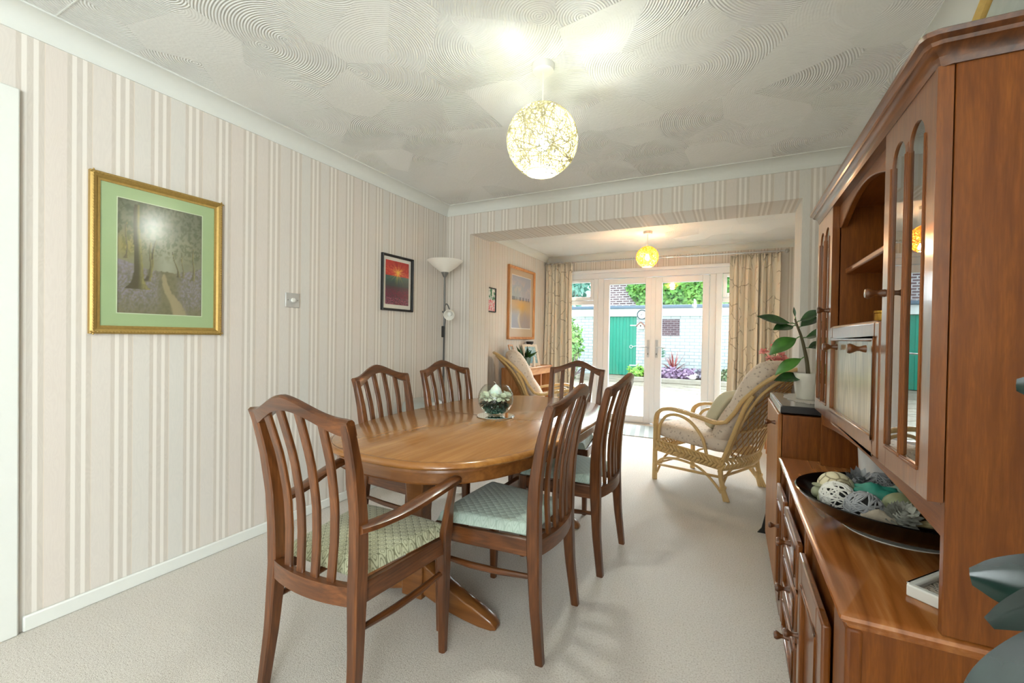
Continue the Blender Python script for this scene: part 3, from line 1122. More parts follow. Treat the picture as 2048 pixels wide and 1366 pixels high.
# open bay: top valance with arch, shelf, flap compartment top
poly = [(1.27, HZ - 0.005), (1.27, 1.60 - SZ)]
for k in range(13):
    y = 1.275 + 0.455 * k / 12
    poly.append((y, 1.595 - SZ + 0.055 * math.sin(PI * k / 12)))
poly += [(1.872, 1.60 - SZ), (1.872, HZ - 0.005)]
poly = [(1.27, HZ - 0.004), (1.27, 1.590 - SZ)] + [(1.29 + 0.56 * k / 14, 1.590 - SZ + 0.062 * math.sin(PI * k / 14)) for k in range(15)] + [(1.872, 1.590 - SZ), (1.872, HZ - 0.004)]
MB().prism(poly, 'yz', HX0 - 0.004, HX0 + 0.016).build('arched_valance', M['cab_y'], hu, bevel=0.003)
MB().box(HX0 + 0.015, HX1 - 0.01, 1.27, 1.872, 1.425 - SZ, 1.445 - SZ).build('shelf', M['cab_y'], hu, bevel=0.005)
MB().box(HX0 - 0.002, HX1 - 0.01, 1.27, 1.872, 1.222 - SZ, 1.238 - SZ).build('shelf', M['cab_y'], hu, bevel=0.004)


def arch_door(y0, y1, ky):
    xf, t = 2.772, 0.022
    z0, z1 = 0.905 - SZ, HZ - 0.006
    st = 0.052
    ym = (y0 + y1) / 2
    mu = 0.018
    gb, gt = z0 + 0.05, z1 - 0.045
    m = MB()
    m.box(xf, xf + t, y0, y0 + st, z0, z1).box(xf, xf + t, y1 - st, y1, z0, z1)
    m.box(xf, xf + t, y0 + st, y1 - st, z0, gb)
    # arched head over both lights
    for a, b in ((y0 + st, ym), (ym, y1 - st)):
        wl, wr = (a, b - mu / 2) if b == ym else (a + mu / 2, b)
        pts = [(a, gt + 0.01), (a, z1), (b, z1), (b, gt - 0.055)]
        half = (wr - wl) / 2
        arc = [((wl + wr) / 2 + half * math.cos(PI * k / 14), gt - 0.055 + min(0.055, half * 1.1) * math.sin(PI * k / 14)) for k in range(15)]
        poly = [(a, z1), (a, gt - 0.055)] + list(reversed(arc)) + [(b, gt - 0.055), (b, z1)]
        m.prism(poly, 'yz', xf, xf + t)
    o = m.build('door', M['cab_front'], hu, bevel=0.004, segs=3)
    MB().box(xf - 0.001, xf + t, ym - mu / 2, ym + mu / 2, gb, gt - 0.03).build('glazing_bar', P_, o, bevel=0.002)
    b = MB()
    for a, c_ in ((y0 + st, ym - mu / 2), (ym + mu / 2, y1 - st)):
        b.box(xf - 0.003, xf + 0.004, a - 0.006, a - 0.002, gb, gt - 0.05).box(xf - 0.003, xf + 0.004, c_ + 0.002, c_ + 0.006, gb, gt - 0.05)
        b.box(xf - 0.003, xf + 0.004, a - 0.006, c_ + 0.006, gb - 0.008, gb - 0.001)
    b.build('glazing_bead', P_, o, bevel=0.003)
    MB().box(xf + 0.0035, xf + 0.0075, y0 + st - 0.005, y1 - st + 0.005, gb - 0.005, gt + 0.006).build('glass_pane', M['cab_glass'], o, smooth=False)
    knob(o, xf, ky, 1.30 - SZ, mat=M['teak_x'])
    return o


arch_door(0.983, 1.272, 1.252)
arch_door(1.875, 2.163, 1.905)
fl = panelled(hu, 'drop_flap', 2.770, 1.278, 1.868, 0.907 - SZ, 1.236 - SZ, 0.042, 0.022, field=M['oak'], rail=0.042)
knob(fl, 2.772, 1.40, 1.168 - SZ, k=1.1)
knob(fl, 2.772, 1.75, 1.168 - SZ, k=1.1)
MB().box(HX1 - 0.3, HX1 - 0.02, 1.0, 1.25, 1.30 - SZ, 1.312 - SZ).build('shelf', M['cab_y'], hu)
# cornice with a return on the near end
m = MB()
prof = [(0.0, HZ - 0.008), (0.006, HZ - 0.008), (0.008, HZ + 0.0), (0.010, HZ + 0.008), (0.018, HZ + 0.018), (0.024, HZ + 0.021), (0.026, HZ + 0.027), (0.034, HZ + 0.033), (0.035, HZ + 0.041), (0.030, HZ + 0.0445)]
rings = []
for off, z in prof:
    x0, y0, y1 = 2.776 - off, 0.984 - off, 2.163 + off
    rings.append([Vector(p) for p in ((HX1, y0, z), (x0 + 0.02, y0, z), (x0 + 0.006, y0 + 0.006, z), (x0, y0 + 0.02, z), (x0, y1 - 0.02, z), (x0 + 0.006, y1 - 0.006, z), (x0 + 0.02, y1, z), (HX1, y1, z))])
m.loft(rings)
m.build('cornice', M['teak_y'], hu, ang=25)

# ------------------------------------------------------------------ tall end cabinet
tc = thing('end_cabinet', 'plain slim mahogany cabinet with one door beyond the sideboard', 'cabinet', (0, 0, 0))
m = MB()
m.box(2.666, 3.15, 2.235, 2.86, 0.07, 0.855)
m.build('carcass', P_, tc, bevel=0.003)
MB().box(2.70, 3.14, 2.245, 2.85, 0.0, 0.07).build('plinth', M['black_matt'], tc)
dd = MB().box(2.648, 2.664, 2.238, 2.858, 0.085, 0.858).build('door', M['door_lit_tone'], tc, bevel=0.003)
knob(dd, 2.648, 2.36, 0.80, k=1.2)

# ================================================================== RATTAN ARMCHAIRS
def rattan(name, label, loc, rz):
    t = thing(name, label, 'armchair', loc, rz, 'rattan armchairs with spotted cushions')
    Cn, Cd = M['cane'], M['cane_dark']
    HW = 0.284

    def Y(tt):
        return 0.32 - tt
    for sx in (-1, 1):
        x = sx * HW
        # front leg, arm and outer hoop side in one bent cane
        MB().tube([(x, Y(0), 0), (x, Y(0.0), 0.3), (x, Y(0.0), 0.50)], [0.021, 0.019, 0.017], 12).build('front_leg', Cn, t)
        arm = catmull([(x, Y(0.0), 0.33), (x, Y(-0.004), 0.50), (x * 1.02, Y(0.035), 0.578), (x * 1.04, Y(0.15), 0.612), (x * 1.05, Y(0.36), 0.590), (x * 1.03, Y(0.52), 0.562), (x, Y(0.61), 0.585)], 6)
        a = MB().tube(arm, 0.014, 10).build('arm', Cn, t)
        inner = [p + Vector((-sx * 0.026, 0, 0.004)) for p in arm]
        MB().tube(inner, 0.013, 10).build('arm_cane', Cn, a)
        wr = MB()
        L = arm[8:32]
        for i in range(len(L) * 2):
            f = i / 2
            p = L[int(f)].lerp(L[min(int(f) + 1, len(L) - 1)], f % 1)
            q = p + Vector((-sx * 0.013, 0, 0.012))
            wr.ball(q, (0.026, 0.010, 0.008), 8, 6)
        wr.build('arm_wrap', Cn, a)
        # arm loop under the arm
        MB().tube(catmull([(x, Y(0.035), 0.33), (x, Y(0.04), 0.45), (x, Y(0.10), 0.545), (x, Y(0.20), 0.572), (x, Y(0.32), 0.535), (x, Y(0.42), 0.43), (x, Y(0.46), 0.30)], 6), 0.0125, 10).build('arm_loop', Cn, t)
        # raked rear post and splayed rear leg
        MB().tube([(x, Y(0.565), 0.20), (x, Y(0.575), 0.26), (x * 0.985, Y(0.67), 0.53), (x * 0.975, Y(0.735), 0.71), (x * 0.975, Y(0.79), 0.80)], 0.017, 10).build('back_post', Cn, t)
        MB().tube([(x, Y(0.562), 0.27), (x, Y(0.575), 0.15), (x * 1.02, Y(0.615), 0.0)], 0.018, 10).tube([(x * 0.94, Y(0.57), 0.12), (x * 0.96, Y(0.60), 0.0)], 0.014, 10).tube([(x, Y(0.59), 0.10), (x * 1.02, Y(0.635), 0.0)], 0.012, 10).tube([(x, Y(0.586), 0.075), (x, Y(0.594), 0.105)], 0.024, 10).build('rear_leg', Cn, t)
        # plaited apron along the side
        ap = MB()
        n = 17
        for i in range(n):
            tt = 0.03 + 0.53 * i / (n - 1)
            zc = 0.291 - 0.03 * i / (n - 1)
            for s2 in (1, -1):
                p0 = Vector((x + sx * 0.008, Y(tt - 0.02), zc + s2 * 0.036))
                p1 = Vector((x + sx * 0.016, Y(tt + 0.022), zc))
                ap.tube([p0, (p0 + p1) / 2 + Vector((sx * 0.006, 0, 0)), p1], [0.006, 0.011, 0.007], 6)
        ap.loft([[Vector((x + sx * a, Y(tt), z + b)) for a, b in ((-0.004, -0.036), (0.008, -0.036), (0.008, 0.036), (-0.004, 0.036))] for tt, z in ((0.0, 0.291), (0.57, 0.262))])
        ap.tube([(x, Y(0.0), 0.33), (x, Y(0.57), 0.30)], 0.010, 8).tube([(x, Y(0.0), 0.252), (x, Y(0.57), 0.225)], 0.010, 8)
        ap.build('plaited_apron', Cn, t)
        # arched brace
        MB().tube(catmull([(x, Y(0.02), 0.14), (x, Y(0.08), 0.19), (x, Y(0.2), 0.215), (x, Y(0.38), 0.20), (x, Y(0.5), 0.13), (x, Y(0.58), 0.05)], 5), 0.010, 8).build('brace', Cn, t)
        MB().tube([(x, Y(0.03), 0.132), (x, Y(0.56), 0.165)], 0.0105, 8).build('stretcher', Cn, t)
    # cross stretchers, front and rear aprons
    for tt, z in ((0.02, 0.14), (0.57, 0.165)):
        MB().tube([(-HW, Y(tt), z), (HW, Y(tt), z)], 0.0105, 8).build('stretcher', Cn, t)
        MB().tube(catmull([(-HW, Y(tt), 0.06), (-HW * 0.6, Y(tt), 0.18), (0, Y(tt), 0.215), (HW * 0.6, Y(tt), 0.18), (HW, Y(tt), 0.06)], 5), 0.010, 8).build('brace', Cn, t)
    for tt, zt, zb_, nm in ((0.0, 0.33, 0.252, 'plaited_apron'), (0.585, 0.30, 0.225, 'plaited_apron')):
        ap = MB()
        n = 17
        for i in range(n):
            xx = -HW + 2 * HW * i / (n - 1)
            bw = 0.0 if tt < 0.1 else 0.05 * (1 - (xx / HW) ** 2)
            for s2 in (1, -1):
                zc = (zt + zb_) / 2
                p0 = Vector((xx - 0.02, Y(tt + bw), zc + s2 * 0.036))
                p1 = Vector((xx + 0.02, Y(tt + bw + 0.008), zc))
                ap.tube([p0, (p0 + p1) / 2, p1], [0.006, 0.011, 0.007], 6)
        for z in (zt, zb_):
            ap.tube([(-HW + 2 * HW * i / 12, Y(tt + (0.0 if tt < 0.1 else 0.05 * (1 - (2 * i / 12 - 1) ** 2))), z) for i in range(13)], 0.010, 8)
        ap.build(nm, Cn, t)
    # back: plane from (t .62, z .42) up to (t 1.0, z 1.02); hoops, cross rail and lattice

    def bp(xx, h):
        # h 0..1 up the back, slight barrel curve behind the sitter
        return Vector((xx, Y(0.575 + 0.22 * h + 0.19 * h ** 3 + 0.035 * (1 - (xx / 0.3) ** 2)), 0.25 + 0.735 * h))

    def hw(h):
        return HW * 0.96 * (1 if h < 0.72 else max(0, 1 - ((h - 0.72) / 0.285) ** 2.4) ** 0.5)
    half = [(0.284, 0.60, 0.578), (0.284, 0.665, 0.66), (0.284, 0.72, 0.752), (0.284, 0.79, 0.825), (0.281, 0.855, 0.888), (0.262, 0.915, 0.935), (0.21, 0.97, 0.972), (0.12, 1.012, 0.995)]
    hoop = [Vector((-x, Y(t_), z)) for x, t_, z in half] + [Vector((0, Y(1.025), 1.002))] + [Vector((x, Y(t_), z)) for x, t_, z in reversed(half)]
    MB().tube(catmull(hoop, 5), 0.0155, 10).build('back_hoop', Cn, t)
    hs = [0.04 + 0.93 * k / 16 for k in range(17)]
    inn = [bp(-hw(h) * 0.93, h * 0.97) for h in hs] + [bp(0, 0.975)] + [bp(hw(h) * 0.93, h * 0.97) for h in reversed(hs)]
    MB().tube(catmull(inn, 3), 0.011, 8).build('inner_hoop', Cn, t)
    MB().tube([bp(HW * 0.93 * q, 0.36) for q in (-1, -0.5, 0, 0.5, 1)], 0.011, 8).build('cross_rail', Cn, t)
    la = MB()
    for k in range(-14, 15):
        for sgn in (1, -1):
            pts = []
            for j in range(23):
                h = 0.06 + 0.90 * j / 22
                xx = k * 0.072 + sgn * (h - 0.4) * 0.55
                if abs(xx) < 0.93 * hw(h / 0.97):
                    pts.append(bp(xx, h) + Vector((0, -0.007 * sgn, 0)))
            if len(pts) > 2:
                la.tube(pts, 0.0058 if sgn < 0 else 0.0042, 5, mi=0 if sgn < 0 else 1)
    la.build('lattice', [Cn, Cd], t)
    # cushions
    Mt = Matrix.Translation((0, Y(0.275), 0.405)) @ Matrix.Rotation(rad(3.0), 4, 'X')
    cu = MB().cushion(0.27, 0.315, 0.068, Mt, 0.22, ev=0.3)
    cu.build('seat_cushion', M['print'], t, ang=80)
    ang_ = rad(30)
    Mt = Matrix.Translation((0, Y(0.655), 0.695)) @ Matrix.Rotation(ang_, 4, 'X')
    cb = MB()

    def backc(u, v):
        a, b = 2 * PI * u, -PI / 2 + PI * v
        sp = lambda q, p: math.copysign(abs(q) ** p, q)
        x_, z_ = sp(math.cos(a), 0.45) * math.cos(b) ** 0.5 * 0.27, sp(math.sin(a), 0.45) * math.cos(b) ** 0.5 * 0.385
        puff = 0.092 * (1 - 0.25 * math.exp(-((z_ + 0.03) / 0.035) ** 2)) * (1 + 0.18 * max(0, z_) / 0.385)
        return Mt @ Vector((x_, sp(math.sin(b), 0.9) * puff, z_))
    cb.grid(56, 24, backc, 0, True)
    cb.build('back_cushion', M['print'], t, ang=80)
    return t


ra = rattan('rattan_armchair', 'rattan armchair with lattice back and spotted cream cushions beside the slim end cabinet', (2.307, 3.908, 0), rad(62.8))
ra2 = copy_thing(ra, (0.64, 4.66, 0), rad(-57), 'rattan armchair with spotted cushions facing the patio doors in front of the pine bookcase', 'rattan armchairs with spotted cushions')
# small scatter cushion on the right-hand armchair
sc = MB().cushion(0.19, 0.055, 0.17, None, 0.45)
so = sc.build('scatter_cushion', flat('sage_linen', 'cfcab0', 0.85, var=0.08, sc=200), ang=80)
tag(so, 'small sage green scatter cushion leaning on the right-hand rattan armchair', 'cushion')
_R = Matrix.Rotation(rad(62.8), 4, 'Z')
so.matrix_world = Matrix.Translation((2.307, 3.908, 0)) @ _R @ Matrix.Translation((0.02, -0.12, 0.625)) @ Matrix.Rotation(rad(28), 4, 'X')

# ================================================================== PENDANT LAMPS
def pendant(label, x, y, zc, R_, col_string, bulb_col, watts, em, seed):
    t = thing('pendant_lamp', label, 'ceiling lamp', (x, y, ZC), group='woven globe pendant lamps')
    random.seed(seed)
    k = R_ / 0.155
    MB().lathe([(0, 0), (0.05, 0), (0.05, -0.012), (0.046, -0.028), (0.0, -0.031)], seg=32).build('ceiling_rose', M['white_plastic'], t, ang=50)
    zt = zc - ZC
    MB().tube([(0, 0, -0.03), (0, 0, zt + 0.06 * k)], 0.0035, 8).build('cord', M['white_plastic'], t)
    MB().lathe([(0, 0.075 * k), (0.012, 0.073 * k), (0.018, 0.06 * k), (0.018, 0.035 * k), (0, 0.034 * k)], seg=20, M=Matrix.Translation((0, 0, zt))).build('lamp_holder', M['white_plastic'], t, ang=50)
    s = MB()
    hole = math.cos(rad(26))
    for i in range(128):
        ax = Vector((random.gauss(0, 1), random.gauss(0, 1), random.gauss(0, 1))).normalized()
        off = random.uniform(-0.55, 0.55)
        a = ax.orthogonal().normalized()
        b = ax.cross(a)
        rr = math.sqrt(1 - off * off)
        run = []
        for j in range(45):
            q = 2 * PI * j / 44
            p = ax * off + (a * math.cos(q) + b * math.sin(q)) * rr
            if p.z < -hole:
                if len(run) > 2:
                    s.tube(run, 0.0018 * k, 4, cap=False)
                run = []
            else:
                run.append(p * R_ * random.uniform(0.985, 1.0) + Vector((0, 0, zt)))
        if len(run) > 2:
            s.tube(run, 0.0018 * k, 4, cap=False)
    rim = math.sin(rad(26)) * R_
    s.tube([(rim * math.cos(2 * PI * j / 32), rim * math.sin(2 * PI * j / 32), zt - hole * R_) for j in range(32)], 0.004 * k, 6, closed=True)
    tm = NT('woven_string_%d' % seed)
    tm.set(col_string, 0.7, 0, 0.2)
    tl = tm.n('BsdfTranslucent')
    tl.inputs[0].default_value = rgba(col_string)
    mx = tm.n('MixShader')
    mx.inputs[0].default_value = 0.30
    tm.l(tm.b.outputs[0], mx.inputs[1])
    tm.l(tl.outputs[0], mx.inputs[2])
    tm.l(mx.outputs[0], tm.out.inputs[0])
    s.build('woven_shade', tm.m, t, ang=80)
    bz_ = zt - 0.012 * k
    MB().lathe([(0, 0.05), (0.013, 0.046), (0.016, 0.03), (0.029, 0.005), (0.031, -0.008), (0.026, -0.024), (0.014, -0.034), (0, -0.036)], seg=24, M=Matrix.Translation((0, 0, bz_)) @ Matrix.Scale(k, 4)).build('bulb', emit('lit_bulb_%d' % seed, bulb_col, em), t, ang=60)
    l = light('bulb_light', 'POINT', (0, 0, bz_ - 0.085 * k), watts, lin(bulb_col), shadow_soft_size=0.05)
    l.parent = t
    return t


pendant('cream woven globe pendant glowing white above the dining table', 1.683, 1.76, 2.063, 0.158, 'd9d2b2', 'ecf5f0', 3.2, 50, 11)
pendant('amber woven globe pendant glowing orange in front of the patio doors', 1.583, 5.05, 2.112, 0.122, 'f0bf62', 'ffdcb0', 8, 45, 12)

# ================================================================== FLOOR LAMP
fl_ = thing('floor_lamp', 'slim grey uplighter floor lamp with white bowl shade and side reading lamp in the corner', 'floor lamp', (0.185, 3.12, 0))
MB().lathe([(0, 0), (0.125, 0), (0.125, 0.012), (0.11, 0.02), (0.015, 0.03), (0, 0.03)], seg=32).build('base', M['grey_metal'], fl_, ang=40)
MB().tube([(0, 0, 0.02), (0, 0, 1.72)], 0.0095, 12).build('pole', M['grey_metal'], fl_)
MB().lathe([(0.0, 1.70), (0.012, 1.70), (0.034, 1.745), (0.034, 1.748), (0, 1.746)], seg=24).build('shade_cup', M['grey_metal'], fl_)
m = MB()
m.lathe([(0.02, 1.735), (0.055, 1.758), (0.105, 1.795), (0.155, 1.842), (0.160, 1.846), (0.156, 1.848), (0.103, 1.801), (0.053, 1.764), (0.02, 1.742)], seg=48, cap=False)
tw = NT('frosted_white_shade')
tw.set('f0ece2', 0.4, 0, 0.4)
m.build('shade', tw.m, fl_, ang=60)
rl = MB().tube(catmull([(0.0, -0.005, 1.40), (0.012, -0.012, 1.44), (0.03, -0.02, 1.462), (0.058, -0.03, 1.45), (0.08, -0.036, 1.41)], 5), 0.006, 8).build('reading_arm', M['grey_metal'], fl_)
q = Vector((0, 0, 1)).rotation_difference(Vector((0.35, -0.85, -0.35))).to_matrix().to_4x4()
MB().lathe([(0.0, -0.03), (0.02, -0.028), (0.036, 0.0), (0.046, 0.04), (0.047, 0.05), (0.043, 0.05), (0.033, 0.005), (0.0, -0.02)], seg=24, M=Matrix.Translation((0.092, -0.042, 1.378)) @ q).build('reading_shade', tw.m, rl, ang=60)
MB().ball((0.100, -0.062, 1.371), 0.02, 12, 8).build('bulb', M['white_plastic'], rl)
MB().tube(catmull([(0.012, -0.006, 1.40), (0.02, -0.01, 1.33), (0.013, -0.012, 1.25), (0.012, -0.012, 1.18), (0.004, -0.012, 1.0), (0.006, -0.012, 0.5), (0.02, -0.01, 0.03)], 5), 0.0035, 6).build('cord', M['black_matt'], fl_)
MB().box(-0.012, 0.012, -0.026, -0.010, 1.17, 1.27).build('switch', M['black_matt'], fl_, bevel=0.005)
MB().tube([(-0.02, 0, 1.395), (0.02, 0, 1.395)], 0.008, 8).build('clamp', M['grey_metal'], fl_)

# ================================================================== PICTURES ON THE LEFT WALLS
def frame_on_left(name, label, x, y0, y1, z0, z1, fw, depth, fmat, cat='picture', group=None):
    t = thing(name, label, cat, (x, (y0 + y1) / 2, z0), group=group)
    w_, h_ = (y1 - y0) / 2, z1 - z0
    prof = [(0.0, 0.0), (0.0, depth * 0.75), (fw * 0.25, depth), (fw * 0.55, depth * 0.85), (fw * 0.75, depth * 0.55), (fw, depth * 0.5), (fw, 0.0)]
    rings = []
    for sy, zz, dy, dz in ((-w_, 0, 1, 1), (w_, 0, -1, 1), (w_, h_, -1, -1), (-w_, h_, 1, -1)):
        rings.append([Vector((d_, sy + dy * o_, zz + dz * o_)) for o_, d_ in prof])
    MB().loft(rings, closed=True).build('frame', fmat, t, ang=25)
    MB().box(0.001, 0.004, -w_ + 0.004, w_ - 0.004, 0.004, h_ - 0.004).build('backing', M['black_matt'], t)
    return t, w_, h_


def sheet(t, name, x, y0, y1, z0, z1, mat):
    return MB().add([(x, y0, z0), (x, y1, z0), (x, y1, z1), (x, y0, z1)], [(0, 1, 2, 3)]).build(name, mat, t, smooth=False)


def wood_scene(s, t):
    n = fbm(s, t, 7, 1)
    n2 = fbm(s, t, 22, 5)
    n3 = fbm(s, t, 45, 9)
    c = lerp((0.50, 0.50, 0.40), (0.36, 0.38, 0.31), sm(0.5, 1.0, t) * 0.8 + 0.5 * (n - 0.5))
    c = lerp(c, (0.62, 0.63, 0.55), math.exp(-((s - 0.56) / 0.13) ** 2 - ((t - 0.44) / 0.2) ** 2))
    c = lerp(c, (0.62, 0.55, 0.26), 0.8 * math.exp(-((s - 0.1) / 0.16) ** 2 - ((t - 0.6) / 0.1) ** 2))
    c = lerp(c, (c[0] * 0.75, c[1] * 0.78, c[2] * 0.7), sm(0.45, 0.62, n2) * sm(0.45, 0.6, t))
    # bluebell banks
    gy = 0.40 + 0.22 * max(0, 0.35 - s) + 0.22 * max(0, s - 0.68)
    if t < gy + 0.02 * (n2 - 0.5):
        k = sm(0.42, 0.6, n3)
        g = lerp((0.44, 0.42, 0.31), (0.53, 0.50, 0.58), (0.25 + 0.6 * k) * sm(0.0, 0.25, t + 0.12 * n) * sm(0.05, 0.2, abs(s - 0.58)))
        g = lerp(g, (0.56, 0.52, 0.60), 0.5 * math.exp(-((s - 0.02) / 0.2) ** 2 - ((t - 0.44) / 0.09) ** 2))
        c = lerp(g, (0.30, 0.30, 0.19), 0.3 * sm(0.5, 0.7, n2))
    # path
    pc = 0.55 + 0.10 * (0.38 - t) + 0.13 * max(0, 0.2 - t) / 0.2 + 0.03 * math.sin(t * 14)
    pw_ = 0.015 + 0.20 * max(0, 0.38 - t) ** 1.0
    if t < 0.38:
        c = lerp(c, (0.62, 0.56, 0.42), (1 - sm(pw_ * 0.7, pw_ * 1.15, abs(s - pc) + 0.03 * (n2 - 0.5))) * 0.9)

    def trunk(x0, lean, w0, w1, tb, tt, col):
        nonlocal c
        if tb < t < tt:
            k = (t - tb) / (tt - tb)
            x = x0 + lean * k + 0.012 * math.sin(k * 6)
            w = w0 + (w1 - w0) * k + (0.09 if w0 > 0.03 else 0.02) * math.exp(-k * 14)
            d_ = (s - x) / w
            if abs(d_) < 1:
                c = lerp(c, lerp(col, (0.56, 0.53, 0.30), sm(-0.2, 0.9, d_) * 0.9 * (0.6 + 0.8 * n3)), 0.92)
    trunk(0.22, -0.01, 0.052, 0.03, 0.22, 0.97, (0.25, 0.23, 0.15))
    trunk(0.33, 0.10, 0.026, 0.008, 0.30, 0.68, (0.26, 0.23, 0.16))
    trunk(0.35, 0.02, 0.02, 0.010, 0.34, 0.66, (0.36, 0.33, 0.22))
    trunk(0.70, -0.07, 0.012, 0.004, 0.36, 0.60, (0.30, 0.27, 0.19))
    trunk(0.75, 0.0, 0.010, 0.004, 0.36, 0.58, (0.38, 0.35, 0.26))
    trunk(0.88, 0.02, 0.016, 0.006, 0.34, 0.66, (0.36, 0.33, 0.24))
    trunk(0.09, 0.01, 0.012, 0.008, 0.48, 0.8, (0.36, 0.32, 0.24))
    return lerp(c, (0.66, 0.64, 0.54), 0.22)


t_, w_, h_ = frame_on_left('picture', 'large gilt framed woodland path painting with pale green mount', 0.0, 0.800, 1.336, 1.170, 1.870, 0.036, 0.026, M['gold'])
mount = flat('pale_green_mount', 'a3b989', 0.8, var=0.03)
m = MB()
iy0, iy1, iz0, iz1 = 0.897 - 1.068, 1.241 - 1.068, 1.266 - 1.17, 1.779 - 1.17
o0, o1, p0, p1 = -w_ + 0.03, w_ - 0.03, 0.03, h_ - 0.03
m.add([(0.008, o0, p0), (0.008, o1, p0), (0.008, o1, p1), (0.008, o0, p1), (0.008, iy0, iz0), (0.008, iy1, iz0), (0.008, iy1, iz1), (0.008, iy0, iz1)], [(0, 1, 5, 4), (1, 2, 6, 5), (2, 3, 7, 6), (3, 0, 4, 7)])
m.build('mount', mount, t_, smooth=False)
art('painting', (0.006, iy0, iz0), (0, iy1 - iy0, 0), (0, 0, iz1 - iz0), 110, 160, wood_scene, t_)
m = MB()
for a, b, c1, d1 in ((iy0 - .004, iy0, iz0 - .004, iz1 + .004), (iy1, iy1 + .004, iz0 - .004, iz1 + .004), (iy0, iy1, iz0 - .004, iz0), (iy0, iy1, iz1, iz1 + .004)):
    m.box(0.0082, 0.0088, a, b, c1, d1)
m.build('mount_bevel', flat('pale_bevel', 'c5d0b0', 0.7), t_)
MB().box(0.010, 0.012, o0, o1, p0, p1).build('glass', M['pic_glass'], t_, smooth=False)
# beaded gilt edge
m = MB()
for k in range(58):
    f = k / 57
    for y, z in ((-w_ + 0.009, f * h_), (w_ - 0.009, f * h_)):
        m.ball((0.026, y, z), (0.003, 0.004, 0.005), 6, 4)
for k in range(44):
    y = -w_ + 2 * w_ * k / 43
    for z in (0.009, h_ - 0.009):
        m.ball((0.026, y, z), (0.003, 0.005, 0.004), 6, 4)
m.build('beading', M['gold'], t_)


def sunset(s, t):
    n, n2, n3 = fbm(s, t, 6, 2), fbm(s, t * 2, 16, 3), fbm(s, t, 50, 4)
    c = lerp((0.80, 0.22, 0.18), (0.70, 0.14, 0.16), n)
    c = lerp(c, (0.92, 0.45, 0.30), 0.6 * sm(0.5, 0.7, n2) * (1 - sm(0.8, 1, t)))
    hz = 0.66
    if t < hz:
        c = lerp((0.24, 0.40, 0.38), (0.20, 0.27, 0.28), sm(hz, 0.42, t) + 0.4 * (n2 - 0.5))
    if t < 0.42:
        c = lerp((0.28, 0.22, 0.26), (0.52, 0.16, 0.28), sm(0.42, 0.3, t) * sm(0.35, 0.6, n3 * 0.6 + n2 * 0.4))
        if t < 0.16 and n3 > 0.62:
            c = lerp(c, (0.85, 0.6, 0.65), 0.6)
    dx, dy = s - 0.52, (t - 0.74) * 1.4
    r = math.hypot(dx, dy)
    a = math.atan2(dy, dx)
    ray = 0.5 + 0.5 * math.sin(a * 13 + 2 * math.sin(a * 5))
    c = lerp(c, (0.98, 0.82, 0.35), math.exp(-(r / (0.06 + 0.16 * ray)) ** 1.6))
    return c


t_, w_, h_ = frame_on_left('picture', 'black framed red sunset picture on the striped wall beside the floor lamp', 0.0, 2.530, 2.895, 1.380, 1.828, 0.018, 0.028, M['black_matt'])
sheet(t_, 'mount', 0.006, -w_ + 0.014, w_ - 0.014, 0.014, h_ - 0.014, flat('ivory_mount', 'e6e2d6', 0.8))
art('print', (0.0075, -w_ + 0.045, 0.05), (0, 2 * w_ - 0.09, 0), (0, 0, h_ - 0.095), 70, 90, sunset, t_)
MB().box(0.010, 0.012, -w_ + 0.016, w_ - 0.016, 0.016, h_ - 0.016).build('glass', M['pic_glass'], t_, smooth=False)


def wheat(s, t):
    n, n2, n3 = fbm(s, t, 5, 6), fbm(s * 3, t, 14, 7), fbm(s, t, 40, 8)
    c = lerp((0.72, 0.71, 0.73), (0.66, 0.67, 0.72), t)
    c = lerp(c, (0.80, 0.74, 0.72), 0.8 * sm(0.45, 0.65, n) * math.exp(-((t - 0.80) / 0.12) ** 2))
    if t < 0.55 + 0.01 * n2:
        c = lerp((0.80, 0.67, 0.48), (0.74, 0.60, 0.45), n2)
        c = lerp(c, (0.86, 0.66, 0.30), math.exp(-((s - 0.5) / 0.25) ** 2 - ((t - 0.42) / 0.1) ** 2))
        lo = sm(0.40, 0.12, t + 0.15 * (n - 0.5))
        c = lerp(c, lerp((0.62, 0.58, 0.58), (0.70, 0.60, 0.55), n2), lo)
        if s < 0.4:
            c = lerp(c, (0.60, 0.60, 0.66), 0.7 * sm(0.42, 0.2, t))
        c = lerp(c, (0.86, 0.78, 0.62), 0.7 * math.exp(-((s - 0.47 + 0.12 * math.sin(t * 9)) / 0.05) ** 2) * sm(0.40, 0.2, t))
    if 0.53 < t < 0.60 and fbm(s, 0.2, 13, 3, 2) > 0.52:
        c = lerp(c, (0.42, 0.40, 0.44), 0.7)
    return c


t_, w_, h_ = frame_on_left('picture', 'tall pine framed wheat field picture on the garden room wall', XLF, 4.86, 5.67, 1.150, 2.106, 0.034, 0.035, M['pine_z'])
sheet(t_, 'mount', 0.008, -w_ + 0.03, w_ - 0.03, 0.03, h_ - 0.03, flat('tan_mount', 'c9b091', 0.85, var=0.08, sc=120))
sheet(t_, 'white_border', 0.0086, -w_ + 0.107, w_ - 0.107, 0.143, h_ - 0.107, flat('white_card', 'eee9e0', 0.8))
art('painting', (0.0095, -w_ + 0.115, 0.152), (0, 2 * w_ - 0.23, 0), (0, 0, h_ - 0.268), 80, 120, wheat, t_)
MB().box(0.014, 0.016, -w_ + 0.03, w_ - 0.03, 0.03, h_ - 0.03).build('glass', M['pic_glass'], t_, smooth=False)


